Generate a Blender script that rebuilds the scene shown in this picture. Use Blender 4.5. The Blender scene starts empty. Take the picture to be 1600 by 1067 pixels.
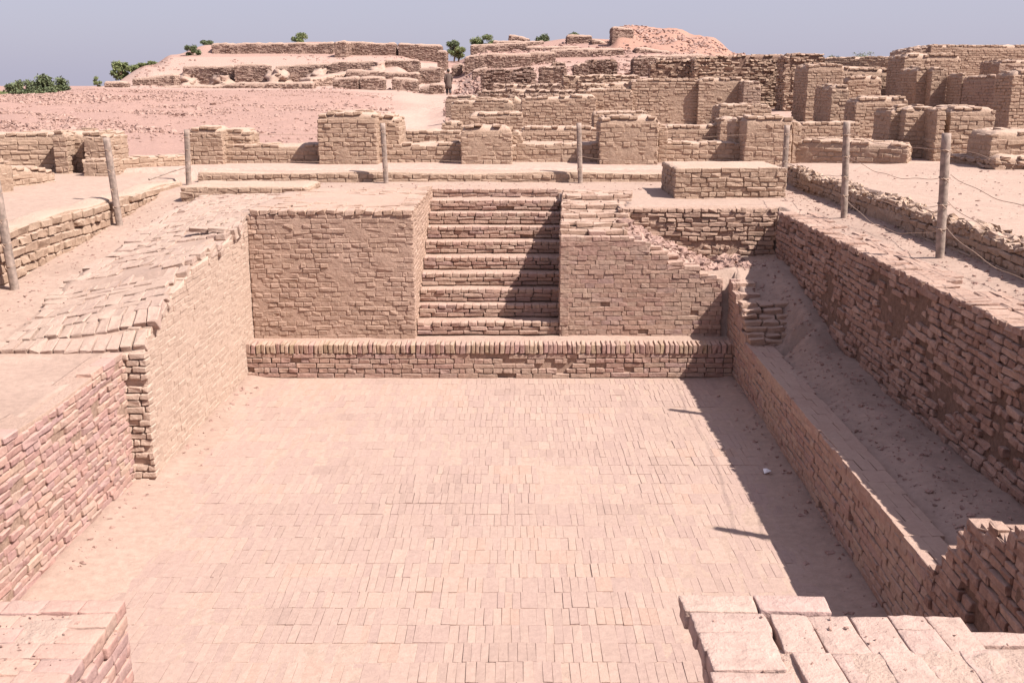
import bpy, math, random
import numpy as np
from mathutils import Vector
random.seed(7)
RNG = np.random.default_rng(11)
S = bpy.context.scene
C = S.collection
R = math.radians

# ------------------------------------------------------------------ camera
CAM_H = 4.12                       # eye height above the tank floor
PITCH = math.atan(400/1600)
cam = bpy.data.cameras.new('camera'); camo = bpy.data.objects.new('camera', cam); C.objects.link(camo)
cam.sensor_width = 36; cam.lens = 36.0; cam.clip_start = 0.05; cam.clip_end = 9000
camo.location = (0, 0, CAM_H); camo.rotation_euler = (R(90) - PITCH, 0, 0)
S.camera = camo
# ------------------------------------------------------------------ sky, sun, exposure
SUN_E, SUN_A = R(50.3), R(27)      # elevation; how far the sun stands towards the camera side of +X
to_sun = Vector((math.cos(SUN_A)*math.cos(SUN_E), -math.sin(SUN_A)*math.cos(SUN_E), math.sin(SUN_E)))
w = bpy.data.worlds.new('World'); S.world = w; w.use_nodes = True
nt = w.node_tree; bg = nt.nodes['Background']
sky = nt.nodes.new('ShaderNodeTexSky'); sky.sky_type = 'NISHITA'; sky.sun_disc = False
sky.sun_elevation = SUN_E; sky.sun_rotation = math.atan2(to_sun.x, to_sun.y)
sky.dust_density = 2.5; sky.air_density = 1.0; sky.ozone_density = 1.0
mx = nt.nodes.new('ShaderNodeMix'); mx.data_type = 'RGBA'; mx.inputs[0].default_value = 0.76
mx.inputs[7].default_value = (3.95, 3.80, 4.90, 1)       # the even grey-lilac haze of that sky
nt.links.new(sky.outputs[0], mx.inputs[6]); nt.links.new(mx.outputs[2], bg.inputs[0])
bg.inputs[1].default_value = 0.073
sun = bpy.data.lights.new('sun', 'SUN'); so = bpy.data.objects.new('sun', sun); C.objects.link(so)
sun.energy = 4.8; sun.angle = R(0.5); sun.color = (1.0, 0.945, 0.87)
so.rotation_euler = (-to_sun).to_track_quat('-Z', 'Y').to_euler()
S.view_settings.view_transform = 'Standard'; S.view_settings.look = 'None'
S.view_settings.exposure = 1.0; S.view_settings.gamma = 1.0

# ------------------------------------------------------------------ helpers
cP, sP = math.cos(PITCH), math.sin(PITCH)
def ZT(py, D):                     # height of a point D metres off whose photo row is py
    return CAM_H - D*math.tan(PITCH + math.atan((py - 533.5)/1600))
def XX(px, D, z):                  # its sideways position
    return (px - 800)/1600*(D*cP + (CAM_H - z)*sP)

def _h(ix, iy, iz, seed):
    n = (ix*374761393 + iy*668265263 + iz*2147483647 + seed*1274126177) & 0xffffffff
    n = (n ^ (n >> 13)) * 1274126177 & 0xffffffff
    n = n ^ (n >> 16)
    return (n & 0xffff)/65535.0
def vnoise(x, y, z=0.0, seed=0):
    x, y, z = np.broadcast_arrays(np.asarray(x, float), np.asarray(y, float), np.asarray(z, float))
    ix, iy, iz = np.floor(x).astype(np.int64), np.floor(y).astype(np.int64), np.floor(z).astype(np.int64)
    fx, fy, fz = x - ix, y - iy, z - iz
    fx, fy, fz = [f*f*(3 - 2*f) for f in (fx, fy, fz)]
    r = 0
    for dx in (0, 1):
        for dy in (0, 1):
            for dz in (0, 1):
                r = r + _h(ix+dx, iy+dy, iz+dz, seed)*(fx if dx else 1-fx)*(fy if dy else 1-fy)*(fz if dz else 1-fz)
    return r*2 - 1
def fbm(x, y, z=0.0, o=4, seed=0):
    r = 0; a = 0.5; f = 1.0
    for k in range(o):
        r = r + a*vnoise(np.asarray(x)*f, np.asarray(y)*f, np.asarray(z)*f, seed+k); a *= .5; f *= 2.03
    return r

def link(o, parent=None):
    C.objects.link(o)
    if parent is not None: o.parent = parent
    return o
def tag(o, label=None, cat=None, group=None, kind=None):
    if label: o['label'] = label
    if cat: o['category'] = cat
    if group: o['group'] = group
    if kind: o['kind'] = kind
    return o
def thing(name, label, cat, loc=(0, 0, 0), group=None, rz=0):
    o = bpy.data.objects.new(name, None); C.objects.link(o); o.location = loc; o.rotation_euler = (0, 0, rz)
    o.empty_display_size = .2
    return tag(o, label, cat, group)

def fast_mesh(name, V, faces_by_n, tint=None, smooth=True, mats=(), midx=None):
    """faces_by_n: list of (n x k) int arrays"""
    me = bpy.data.meshes.new(name)
    me.vertices.add(len(V)); me.vertices.foreach_set('co', np.ascontiguousarray(V, dtype=np.float32).ravel())
    loops = np.concatenate([f.ravel() for f in faces_by_n]).astype(np.int32)
    starts = []; c = 0
    for f in faces_by_n:
        starts.append(c + np.arange(len(f))*f.shape[1]); c += f.size
    starts = np.concatenate(starts).astype(np.int32)
    me.loops.add(len(loops)); me.loops.foreach_set('vertex_index', loops)
    me.polygons.add(len(starts)); me.polygons.foreach_set('loop_start', starts)
    me.update(calc_edges=True)
    me.polygons.foreach_set('use_smooth', np.full(len(starts), smooth, dtype=bool))
    for m in mats: me.materials.append(m)
    if midx is not None: me.polygons.foreach_set('material_index', midx.astype(np.int32))
    if tint is not None:
        a = me.attributes.new('tint', 'FLOAT', 'POINT'); a.data.foreach_set('value', np.asarray(tint, dtype=np.float32))
    me.update()
    return me

# --- brick template: box with every edge cut, 24 points; and a finer one for what stands close
def _template():
    V = []; idx = {}
    for sx in (-1, 1):
        for sy in (-1, 1):
            for sz in (-1, 1):
                for k in range(3):
                    idx[(sx, sy, sz, k)] = len(V); V.append((sx, sy, sz, k))
    quads = []; tris = []
    s2 = (-1, 1)
    for k in range(3):
        o = [i for i in range(3) if i != k]
        for s in s2:
            loop = []
            for a, b in ((-1, -1), (1, -1), (1, 1), (-1, 1)):
                t = [0, 0, 0]; t[k] = s; t[o[0]] = a; t[o[1]] = b; loop.append(idx[(*t, k)])
            quads.append(loop)
    for k in range(3):                     # edges run along axis k
        o = [i for i in range(3) if i != k]
        for a in s2:
            for b in s2:
                t0 = [0, 0, 0]; t0[o[0]] = a; t0[o[1]] = b; t1 = list(t0); t0[k] = -1; t1[k] = 1
                quads.append([idx[(*t0, o[0])], idx[(*t1, o[0])], idx[(*t1, o[1])], idx[(*t0, o[1])]])
    for sx in s2:
        for sy in s2:
            for sz in s2: tris.append([idx[(sx, sy, sz, k)] for k in range(3)])
    sg = np.array([v[:3] for v in V], float); kk = np.array([v[3] for v in V])
    m = np.ones((24, 3)); m[np.arange(24), kk] = 0      # 1 where the chamfer pulls in
    def fix(fs):
        out = []
        P = sg*(1 - .2*m)
        for f in fs:
            p = P[f]; n = np.cross(p[1]-p[0], p[2]-p[0]); c = p.mean(0)
            out.append(f if np.dot(n, c) > 0 else f[::-1])
        return np.array(out)
    return sg, m, fix(quads), fix(tris)
T_S, T_M, T_Q, T_T = _template()
def _fine(n=5):
    V = {}; Q = []
    def vid(p):
        p = tuple(p)
        if p not in V: V[p] = len(V)
        return V[p]
    for k in range(3):
        o = [i for i in range(3) if i != k]
        for s in (0, n):
            for a in range(n):
                for b in range(n):
                    f = []
                    for da, db in ((0, 0), (1, 0), (1, 1), (0, 1)):
                        t = [0, 0, 0]; t[k] = s; t[o[0]] = a+da; t[o[1]] = b+db; f.append(vid(t))
                    flip = (s == n) == (k == 1)
                    Q.append(f[::-1] if flip else f)
    P = np.array(list(V.keys()), float)/n*2 - 1
    return P, np.array(Q)
F_P, F_Q = _fine(6)

class Bricks:
    def __init__(s): s.c = []; s.A = []; s.e = []; s.r = []; s.t = []; s.j = []
    def add(s, c, ax, e, r=.012, t=None, j=.004):
        s.c.append(c); s.A.append(ax); s.e.append(e); s.r.append(r); s.t.append(random.random() if t is None else t); s.j.append(j)
    def n(s): return len(s.c)
    def mesh(s, name, mats, origin=(0, 0, 0), fine=False, smooth=False):
        c = np.array(s.c, float); A = np.array(s.A, float); e = np.array(s.e, float)
        r = np.array(s.r, float)[:, None, None]; j = np.array(s.j, float)[:, None, None]; N = len(c)
        if fine:
            rr = np.minimum(r, e.min(1)[:, None, None]*.9)
            # spread the points towards the edges, then round
            P = np.sign(F_P)*np.interp(np.abs(F_P), [0, 1/3, 2/3, 1], [0, .52, .93, 1])
            full = P[None]*e[:, None, :]
            inner = np.clip(full, -(e[:, None, :]-rr), (e[:, None, :]-rr))
            d = full - inner; L = np.linalg.norm(d, axis=2, keepdims=True); L[L == 0] = 1
            loc = inner + d/L*np.minimum(L, rr)
            W = np.einsum('nvk,nkj->nvj', loc, A) + c[:, None, :]
            sd = RNG.random((N, 1))*90
            nx = np.stack([fbm(W[..., 0]*22+sd, W[..., 1]*22, W[..., 2]*22, 3, 5), fbm(W[..., 0]*22+sd, W[..., 1]*22, W[..., 2]*22, 3, 15), fbm(W[..., 0]*22+sd, W[..., 1]*22, W[..., 2]*22, 3, 25)], -1)
            W = W + nx*j*2.2
            nv = len(F_P); off = (np.arange(N)*nv)[:, None, None]
            me = fast_mesh(name, (W - np.array(origin)).reshape(-1, 3), [(F_Q[None]+off).reshape(-1, 4)], np.repeat(s.t, nv), True, mats)
        else:
            e3 = e[:, None, :]; rr = np.minimum(r, e3*.8)
            loc = T_S[None]*(e3 - rr*T_M[None])
            loc = loc + RNG.normal(0, 1, loc.shape)*j
            # corner wear shared by the three points of a corner
            cj = np.repeat(RNG.normal(0, 1, (N, 8, 3)), 3, axis=1)*j*1.6
            loc = loc + cj
            W = np.einsum('nvk,nkj->nvj', loc, A) + c[:, None, :] - np.array(origin)
            off = (np.arange(N)*24)[:, None, None]
            me = fast_mesh(name, W.reshape(-1, 3), [(T_Q[None]+off).reshape(-1, 4), (T_T[None]+off).reshape(-1, 3)],
                           np.repeat(s.t, 24), smooth, mats)
        return me
def axes(u, n, tilt=0.0):
    """u along, n outward (both horizontal), z up, with small random rotations"""
    u = np.array([u[0], u[1], 0.]); n = np.array([n[0], n[1], 0.]); z = np.array([0, 0, 1.])
    if tilt:
        a, b, c = RNG.normal(0, tilt, 3)
        u2 = u + a*z + b*n; u2 /= np.linalg.norm(u2)
        z2 = z + c*n - np.dot(z + c*n, u2)*u2; z2 /= np.linalg.norm(z2)
        n2 = np.cross(z2, u2); n2 = n2 if np.dot(n2, n) > 0 else -n2
        return np.array([u2, n2, z2])
    return np.array([u, n, z])

def tube(path, rad, n=7, close=False):
    P = np.array(path, float); T_ = np.gradient(P, axis=0); T_ /= np.linalg.norm(T_, axis=1, keepdims=True)+1e-9
    V = []; F = []
    for i in range(len(P)):
        r = rad[i] if hasattr(rad, '__len__') else rad
        a = np.array([0, 0, 1.]) if abs(T_[i, 2]) < .9 else np.array([1., 0, 0])
        u = np.cross(T_[i], a); u /= np.linalg.norm(u); v = np.cross(T_[i], u)
        for k in range(n): V.append(P[i] + r*(math.cos(6.2832*k/n)*u + math.sin(6.2832*k/n)*v))
    for i in range(len(P)-1):
        for k in range(n): F.append((i*n+k, i*n+(k+1) % n, (i+1)*n+(k+1) % n, (i+1)*n+k))
    return V, F
def mesh_obj(name, V, F, mat, parent=None, smooth=True, caps=None):
    me = bpy.data.meshes.new(name); me.from_pydata([tuple(v) for v in V], [], [tuple(f) for f in F]); me.materials.append(mat)
    me.polygons.foreach_set('use_smooth', [smooth]*len(me.polygons)); me.update()
    return link(bpy.data.objects.new(name, me), parent)
def join(parts):
    V = []; F = []
    for v, f in parts:
        o = len(V); V += list(v); F += [tuple(i+o for i in g) for g in f]
    return V, F
# ------------------------------------------------------------------ materials
def NN(nt, t, **k):
    n = nt.nodes.new(t)
    for a, b in k.items(): setattr(n, a, b)
    return n
ALB = (.70, .668, .685)
def brick_material(name, cols, dust, dust_amt=.75, stain=.5, bump=.5, bscale=1.0, dust_lo=.55, patch=None):
    sc = lambda c: tuple(a*b for a, b in zip(c, ALB))
    cols = [sc(c) for c in cols]; dust = sc(dust); patch = sc(patch) if patch else None
    m = bpy.data.materials.new(name); m.use_nodes = True; t = m.node_tree; L = t.links.new
    b = t.nodes['Principled BSDF']; b.inputs['Roughness'].default_value = .95; b.inputs['Specular IOR Level'].default_value = .15
    at = NN(t, 'ShaderNodeAttribute', attribute_name='tint'); geo = NN(t, 'ShaderNodeNewGeometry')
    cr = NN(t, 'ShaderNodeValToRGB'); el = cr.color_ramp.elements
    el[0].color = (*cols[0], 1); el[0].position = 0; el[1].color = (*cols[-1], 1); el[1].position = 1
    for i, c in enumerate(cols[1:-1]): x = el.new((i+1)/(len(cols)-1)); x.color = (*c, 1)
    L(at.outputs['Fac'], cr.inputs[0])
    def noise(sc, det=4, rough=.55):
        n = NN(t, 'ShaderNodeTexNoise'); n.inputs['Scale'].default_value = sc; n.inputs['Detail'].default_value = det; n.inputs['Roughness'].default_value = rough
        L(geo.outputs['Position'], n.inputs['Vector']); return n
    def mrange(src, a, bb, c, d):
        n = NN(t, 'ShaderNodeMapRange'); n.inputs[1].default_value = a; n.inputs[2].default_value = bb; n.inputs[3].default_value = c; n.inputs[4].default_value = d
        L(src, n.inputs[0]); return n.outputs[0]
    def mix(f, a, bb, mode='MIX'):
        n = NN(t, 'ShaderNodeMix', data_type='RGBA', blend_type=mode)
        if isinstance(f, (int, float)): n.inputs[0].default_value = f
        else: L(f, n.inputs[0])
        for s, i in ((a, 6), (bb, 7)):
            if isinstance(s, tuple): n.inputs[i].default_value = (*s, 1)
            else: L(s, n.inputs[i])
        return n.outputs[2]
    n1 = noise(1.1*bscale, 5); n2 = noise(18*bscale, 6, .7); n3 = noise(70*bscale, 4, .7)
    col = cr.outputs[0]
    if patch: col = mix(mrange(n1.outputs[0], .5, .66, 0, .75), col, patch)
    v = mrange(n2.outputs[0], .3, .7, 1-.22*stain*2, 1+.12*stain*2)
    vm = NN(t, 'ShaderNodeVectorMath', operation='SCALE'); L(col, vm.inputs[0]); L(v, vm.inputs[3]); col = vm.outputs[0]
    sep = NN(t, 'ShaderNodeSeparateXYZ'); L(geo.outputs['Normal'], sep.inputs[0])
    up = mrange(sep.outputs[2], dust_lo, .95, 0, 1)
    base = NN(t, 'ShaderNodeMath', operation='MULTIPLY'); L(up, base.inputs[0]); L(mrange(n1.outputs[0], .25, .6, dust_amt*.6, dust_amt), base.inputs[1])
    ad = NN(t, 'ShaderNodeMath', operation='MULTIPLY_ADD', use_clamp=True); L(mrange(n2.outputs[0], .48, .75, 0, 1), ad.inputs[0]); ad.inputs[1].default_value = .35*dust_amt; L(base.outputs[0], ad.inputs[2])
    col = mix(ad.outputs[0], col, dust)
    L(col, b.inputs['Base Color'])
    h = NN(t, 'ShaderNodeMath', operation='MULTIPLY_ADD'); L(n3.outputs[0], h.inputs[0]); h.inputs[1].default_value = .35; L(n2.outputs[0], h.inputs[2])
    bp = NN(t, 'ShaderNodeBump'); bp.inputs['Strength'].default_value = bump; bp.inputs['Distance'].default_value = .03/bscale; L(h.outputs[0], bp.inputs['Height'])
    L(bp.outputs[0], b.inputs['Normal'])
    return m
DUST = (.60, .435, .345)
M_floor = brick_material('floor_brick', [(.41, .29, .245), (.50, .36, .295), (.46, .325, .28), (.55, .405, .325), (.52, .35, .27)], (.555, .42, .34), .42, .45, .35)
M_fired = brick_material('fired_brick', [(.42, .265, .205), (.51, .345, .26), (.46, .29, .235), (.54, .39, .295), (.44, .295, .255)], DUST, .8, .6, .6, patch=(.50, .36, .27))
M_pale = brick_material('pale_brick', [(.47, .325, .235), (.52, .365, .27), (.49, .34, .255), (.45, .31, .23)], DUST, .7, .45, .6, patch=(.53, .375, .285))
M_pink = brick_material('pink_brick', [(.56, .345, .285), (.48, .30, .265), (.60, .40, .31), (.50, .33, .30), (.58, .42, .32)], DUST, .6, .5, .5)
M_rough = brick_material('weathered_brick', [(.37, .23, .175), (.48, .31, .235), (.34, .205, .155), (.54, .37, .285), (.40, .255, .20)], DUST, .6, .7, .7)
M_mud = brick_material('mud_brick', [(.47, .34, .245), (.52, .38, .275), (.44, .31, .22), (.50, .355, .255)], (.62, .46, .355), .85, .5, .6, .8, dust_lo=.45)
M_mud2 = brick_material('grey_mud_brick', [(.40, .29, .22), (.46, .335, .255), (.37, .26, .195), (.44, .315, .24)], (.58, .43, .34), .8, .5, .6, .8, dust_lo=.45)
M_soldier = brick_material('edge_brick', [(.45, .33, .22), (.46, .29, .25), (.42, .26, .20), (.54, .39, .29), (.45, .33, .215), (.46, .30, .265)], DUST, .7, .5, .5)
M_hill = brick_material('hill_brick', [(.31, .215, .165), (.36, .25, .195), (.28, .195, .15)], (.58, .41, .33), .75, .6, .8, .35, dust_lo=.4)
M_core = brick_material('mud_mortar', [(.46, .32, .24), (.46, .32, .24)], DUST, .9, .6, .9, dust_lo=.35)
M_coremud = brick_material('mud_capping', [(.48, .345, .25), (.48, .345, .25)], (.63, .47, .365), .9, .5, .8, dust_lo=.35)
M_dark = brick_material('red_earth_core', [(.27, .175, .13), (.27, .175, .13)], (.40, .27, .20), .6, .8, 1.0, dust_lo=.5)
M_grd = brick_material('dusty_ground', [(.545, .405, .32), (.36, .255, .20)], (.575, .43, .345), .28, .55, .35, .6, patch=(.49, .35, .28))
M_sand = brick_material('pale_mud', [(.57, .425, .34), (.57, .425, .34)], (.60, .45, .365), .5, .5, .7, .8)
M_plast = brick_material('pale_plastered_brick', [(.60, .45, .35), (.64, .485, .38), (.57, .425, .33)], (.64, .49, .39), .7, .35, .7)
M_pave = brick_material('worn_paving', [(.51, .375, .30), (.57, .425, .335), (.53, .385, .315), (.55, .42, .33)], (.58, .435, .345), .6, .6, .6)
M_fore = brick_material('big_pale_brick', [(.55, .395, .335), (.60, .44, .365), (.56, .385, .345), (.60, .44, .355), (.51, .36, .31)], (.61, .455, .375), .5, .9, .5, .7)
M_hillg = brick_material('hill_earth', [(.63, .47, .38), (.46, .295, .24), (.48, .27, .195)], (.54, .365, .30), .28, .7, .40, .45)
M_hillcore = brick_material('hill_mud', [(.56, .41, .32), (.56, .41, .32)], (.60, .44, .35), .5, .7, .9, .4)
M_rub = brick_material('rubble', [(.44, .29, .235), (.52, .36, .30), (.38, .25, .205)], (.58, .385, .31), .5, .5, .6, .5)

def plain(name, col, rough=.8, noise_amt=.25, scale=20, bump=.2):
    m = bpy.data.materials.new(name); m.use_nodes = True; t = m.node_tree; b = t.nodes['Principled BSDF']
    b.inputs['Roughness'].default_value = rough
    tc = NN(t, 'ShaderNodeTexCoord'); n = NN(t, 'ShaderNodeTexNoise'); n.inputs['Scale'].default_value = scale; n.inputs['Detail'].default_value = 6
    t.links.new(tc.outputs['Object'], n.inputs['Vector'])
    cr = NN(t, 'ShaderNodeValToRGB'); e = cr.color_ramp.elements
    e[0].position = .3; e[1].position = .7; e[0].color = (*[c*(1-noise_amt) for c in col], 1); e[1].color = (*[min(1, c*(1+noise_amt)) for c in col], 1)
    t.links.new(n.outputs[0], cr.inputs[0]); t.links.new(cr.outputs[0], b.inputs['Base Color'])
    bp = NN(t, 'ShaderNodeBump'); bp.inputs['Strength'].default_value = bump; bp.inputs['Distance'].default_value = .01
    t.links.new(n.outputs[0], bp.inputs['Height']); t.links.new(bp.outputs[0], b.inputs['Normal'])
    return m
M_post = plain('weathered_post', (.25, .185, .155), .9, .4, 14, .8)
M_wire = plain('rusty_wire', (.30, .20, .15), .7, .3, 40)
M_trunk = plain('bark', (.16, .11, .07)); M_skin = plain('skin', (.20, .11, .07), .6, .1)
M_cloth = plain('grey_brown_cloth', (.105, .07, .058), .9, .15, 6); M_trous = plain('dark_trousers', (.05, .042, .042), .9, .15)
M_hair = plain('black_hair', (.015, .012, .01), .6, .2); M_paper = plain('white_paper', (.75, .74, .76), .7, .05)
def leaf_mat(name, a, b_):
    m = bpy.data.materials.new(name); m.use_nodes = True; t = m.node_tree; b = t.nodes['Principled BSDF']; b.inputs['Roughness'].default_value = .7
    at = NN(t, 'ShaderNodeAttribute', attribute_name='tint'); cr = NN(t, 'ShaderNodeValToRGB')
    cr.color_ramp.elements[0].color = (*a, 1); cr.color_ramp.elements[1].color = (*b_, 1)
    t.links.new(at.outputs['Fac'], cr.inputs[0]); t.links.new(cr.outputs[0], b.inputs['Base Color'])
    return m
M_leaf = leaf_mat('foliage', (.10, .13, .05), (.22, .24, .095)); M_leafd = leaf_mat('dark_foliage', (.06, .08, .04), (.14, .16, .07))

# ------------------------------------------------------------------ brick laying
#           along, high, deep, gap, core inset, push in/out, tilt, round, wear, missing
ST = {
 'neat':   dict(l=.27, h=.070, d=.13, gap=.004, inset=.006, push=.0035, tilt=.006, r=.005, j=.0014, miss=.012, smear=.30, out=.002, sf=2.2),
 'plaster': dict(l=.26, h=.072, d=.13, gap=.007, inset=.009, push=.0032, tilt=.006, r=.009, j=.0022, miss=.03, smear=.42, out=.002, sf=2.7),
 'worn':   dict(l=.28, h=.073, d=.14, gap=.009, inset=.015, push=.004, tilt=.006, r=.007, j=.0018, miss=.015, smear=.08, out=.0),
 'coarse': dict(l=.27, h=.073, d=.15, gap=.010, inset=.021, push=.007, tilt=.006, r=.009, j=.0024, miss=.03, smear=.10, out=-.003),
 'rough':  dict(l=.27, h=.074, d=.15, gap=.011, inset=.030, push=.009, tilt=.008, r=.011, j=.0035, miss=.04, smear=.16, out=-.012),
 'slabs':  dict(l=.36, h=.125, d=.22, gap=.018, inset=.05, push=.012, tilt=.008, r=.016, j=.005, miss=.01, smear=.10, out=-.01),
 'mud':    dict(l=.36, h=.098, d=.20, gap=.010, inset=.014, push=.006, tilt=.005, r=.013, j=.0035, miss=.012, smear=.32, out=.004),
 'mudfine': dict(l=.31, h=.082, d=.18, gap=.011, inset=.016, push=.006, tilt=.005, r=.010, j=.003, miss=.03, smear=.18, out=.002),
 'kerb': dict(l=.30, h=.085, d=.18, gap=.012, inset=.014, push=.006, tilt=.010, r=.012, j=.005, miss=.01, smear=.50, out=.008),
 'mudrough': dict(l=.31, h=.09, d=.20, gap=.016, inset=.05, push=.022, tilt=.022, r=.014, j=.007, miss=.10, smear=.1, out=-.02),
 'hill':   dict(l=.46, h=.14, d=.3, gap=.018, inset=.03, push=.02, tilt=.02, r=.03, j=.012, miss=.05, smear=.12, out=.0),
}
def as_f(z): return z if callable(z) else (lambda x, y: z)
def face_bricks(B, p, q, z0, zt, st, hole=None, skip=None):
    """one wall face from p to q (outward side on the right of p->q)"""
    k = ST[st] if isinstance(st, str) else st
    p = np.array(p, float); q = np.array(q, float); L = np.linalg.norm(q-p)
    if L < .03: return
    u = (q-p)/L; n = np.array([u[1], -u[0]]); sd = random.randint(0, 999)
    ss = np.linspace(0, L, 12); zm = max(float(zt(*(p+u*s))) for s in ss)
    nc = int((zm - z0)/k['h']) + 1
    for c in range(nc):
        zc = z0 + (c+.5)*k['h']
        head = (c % 2 == 1); bl = k['l']/2 if head else k['l']
        s = -random.random()*bl*.5 if not head else -.25*bl
        wob = 0
        while s < L:
            ln = bl*random.uniform(.86, 1.12)
            if random.random() < .07: ln *= .6
            a, b = max(0, s), min(L, s+ln); s += ln
            if b-a < .035: continue
            m = (a+b)/2; x, y = p+u*m
            top = float(zt(x, y))
            if zc + k['h']*.30 > top: continue
            if skip and skip(x, y, zc): continue
            nz = float(vnoise(m*1.7+sd, zc*2.2, 0, sd))
            nz2 = float(vnoise(m*.6+sd, zc*.9, 0, sd+3))
            hv = hole(x, y, zc) if hole else 0
            if random.random() < k['miss']*(1+1.5*nz) + hv: continue
            push = random.gauss(0, k['push']) + nz*k['push']*1.0 + nz2*k['push'] - hv*.04
            push = max(push, -k['inset']*.8) if k['inset'] < .03 else push
            sag = float(vnoise(m*.5+sd, 0, 0, sd+7))*k['h']*.18
            ctr = np.array([x, y, 0]) + np.array([n[0], n[1], 0])*(push - k['d']/2)
            ctr[2] = zc + sag
            B.add(ctr, axes(u, n, k['tilt']), ((b-a-k['gap'])/2, k['d']/2, (k['h']-k['gap']*random.uniform(.6, 1.2))/2), k['r']*random.uniform(.7, 1.2), None, k['j'])
def top_bricks(B, quad, zt, bl=.26, bw=.13, h=.07, quant=True, gap=.006, tilt=.012, j=.003, r=.01, miss=.02, qn=.6, along='u', deep=2, jz=.005, dust=None):
    p0, p1, p2, p3 = [np.array(v, float) for v in quad]
    Lu = np.linalg.norm(p1-p0); Lv = np.linalg.norm(p3-p0)
    u = (p1-p0)/Lu; v = (p3-p0)/Lv; n = np.array([-u[1], u[0]])
    rows = max(1, round(Lv/(bw if along == 'u' else bl))); rh = Lv/rows
    for i in range(rows):
        t = (i+.5)/rows; wid = bl if along == 'u' else bw
        if along == 'mix':
            pass
        a0 = p0 + (p3-p0)*t; a1 = p1 + (p2-p1)*t; L = np.linalg.norm(a1-a0)
        s = -random.random()*wid
        while s < L:
            ln = wid*random.uniform(.9, 1.1); a, b = max(0, s), min(L, s+ln); s += ln
            if b-a < .04: continue
            x, y = a0 + u*(a+b)/2
            if random.random() < miss: continue
            z = float(zt(x, y))
            if quant: z = (math.floor((z + qn*h*float(fbm(x*1.3, y*1.3, 0, 2, 4)))/h + .5))*h
            z += random.gauss(0, jz)
            for dd in range(deep):
                B.add((x, y, z - h/2 - dd*h), axes(u, n, tilt), ((b-a-gap)/2, (rh-gap)/2, (h-gap*.5)/2), r*random.uniform(.7, 1.2), None, j)
def inset_quad(quad, d):
    P = [np.array(p, float) for p in quad]; out = []
    for i in range(4):
        a, b, c = P[i-1], P[i], P[(i+1) % 4]
        u1 = (b-a)/np.linalg.norm(b-a); u2 = (c-b)/np.linalg.norm(c-b)
        n1 = np.array([-u1[1], u1[0]]); n2 = np.array([-u2[1], u2[0]])
        m = n1+n2; out.append(b + m*d/max(.3, (1+np.dot(n1, n2))))
    return out
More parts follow.
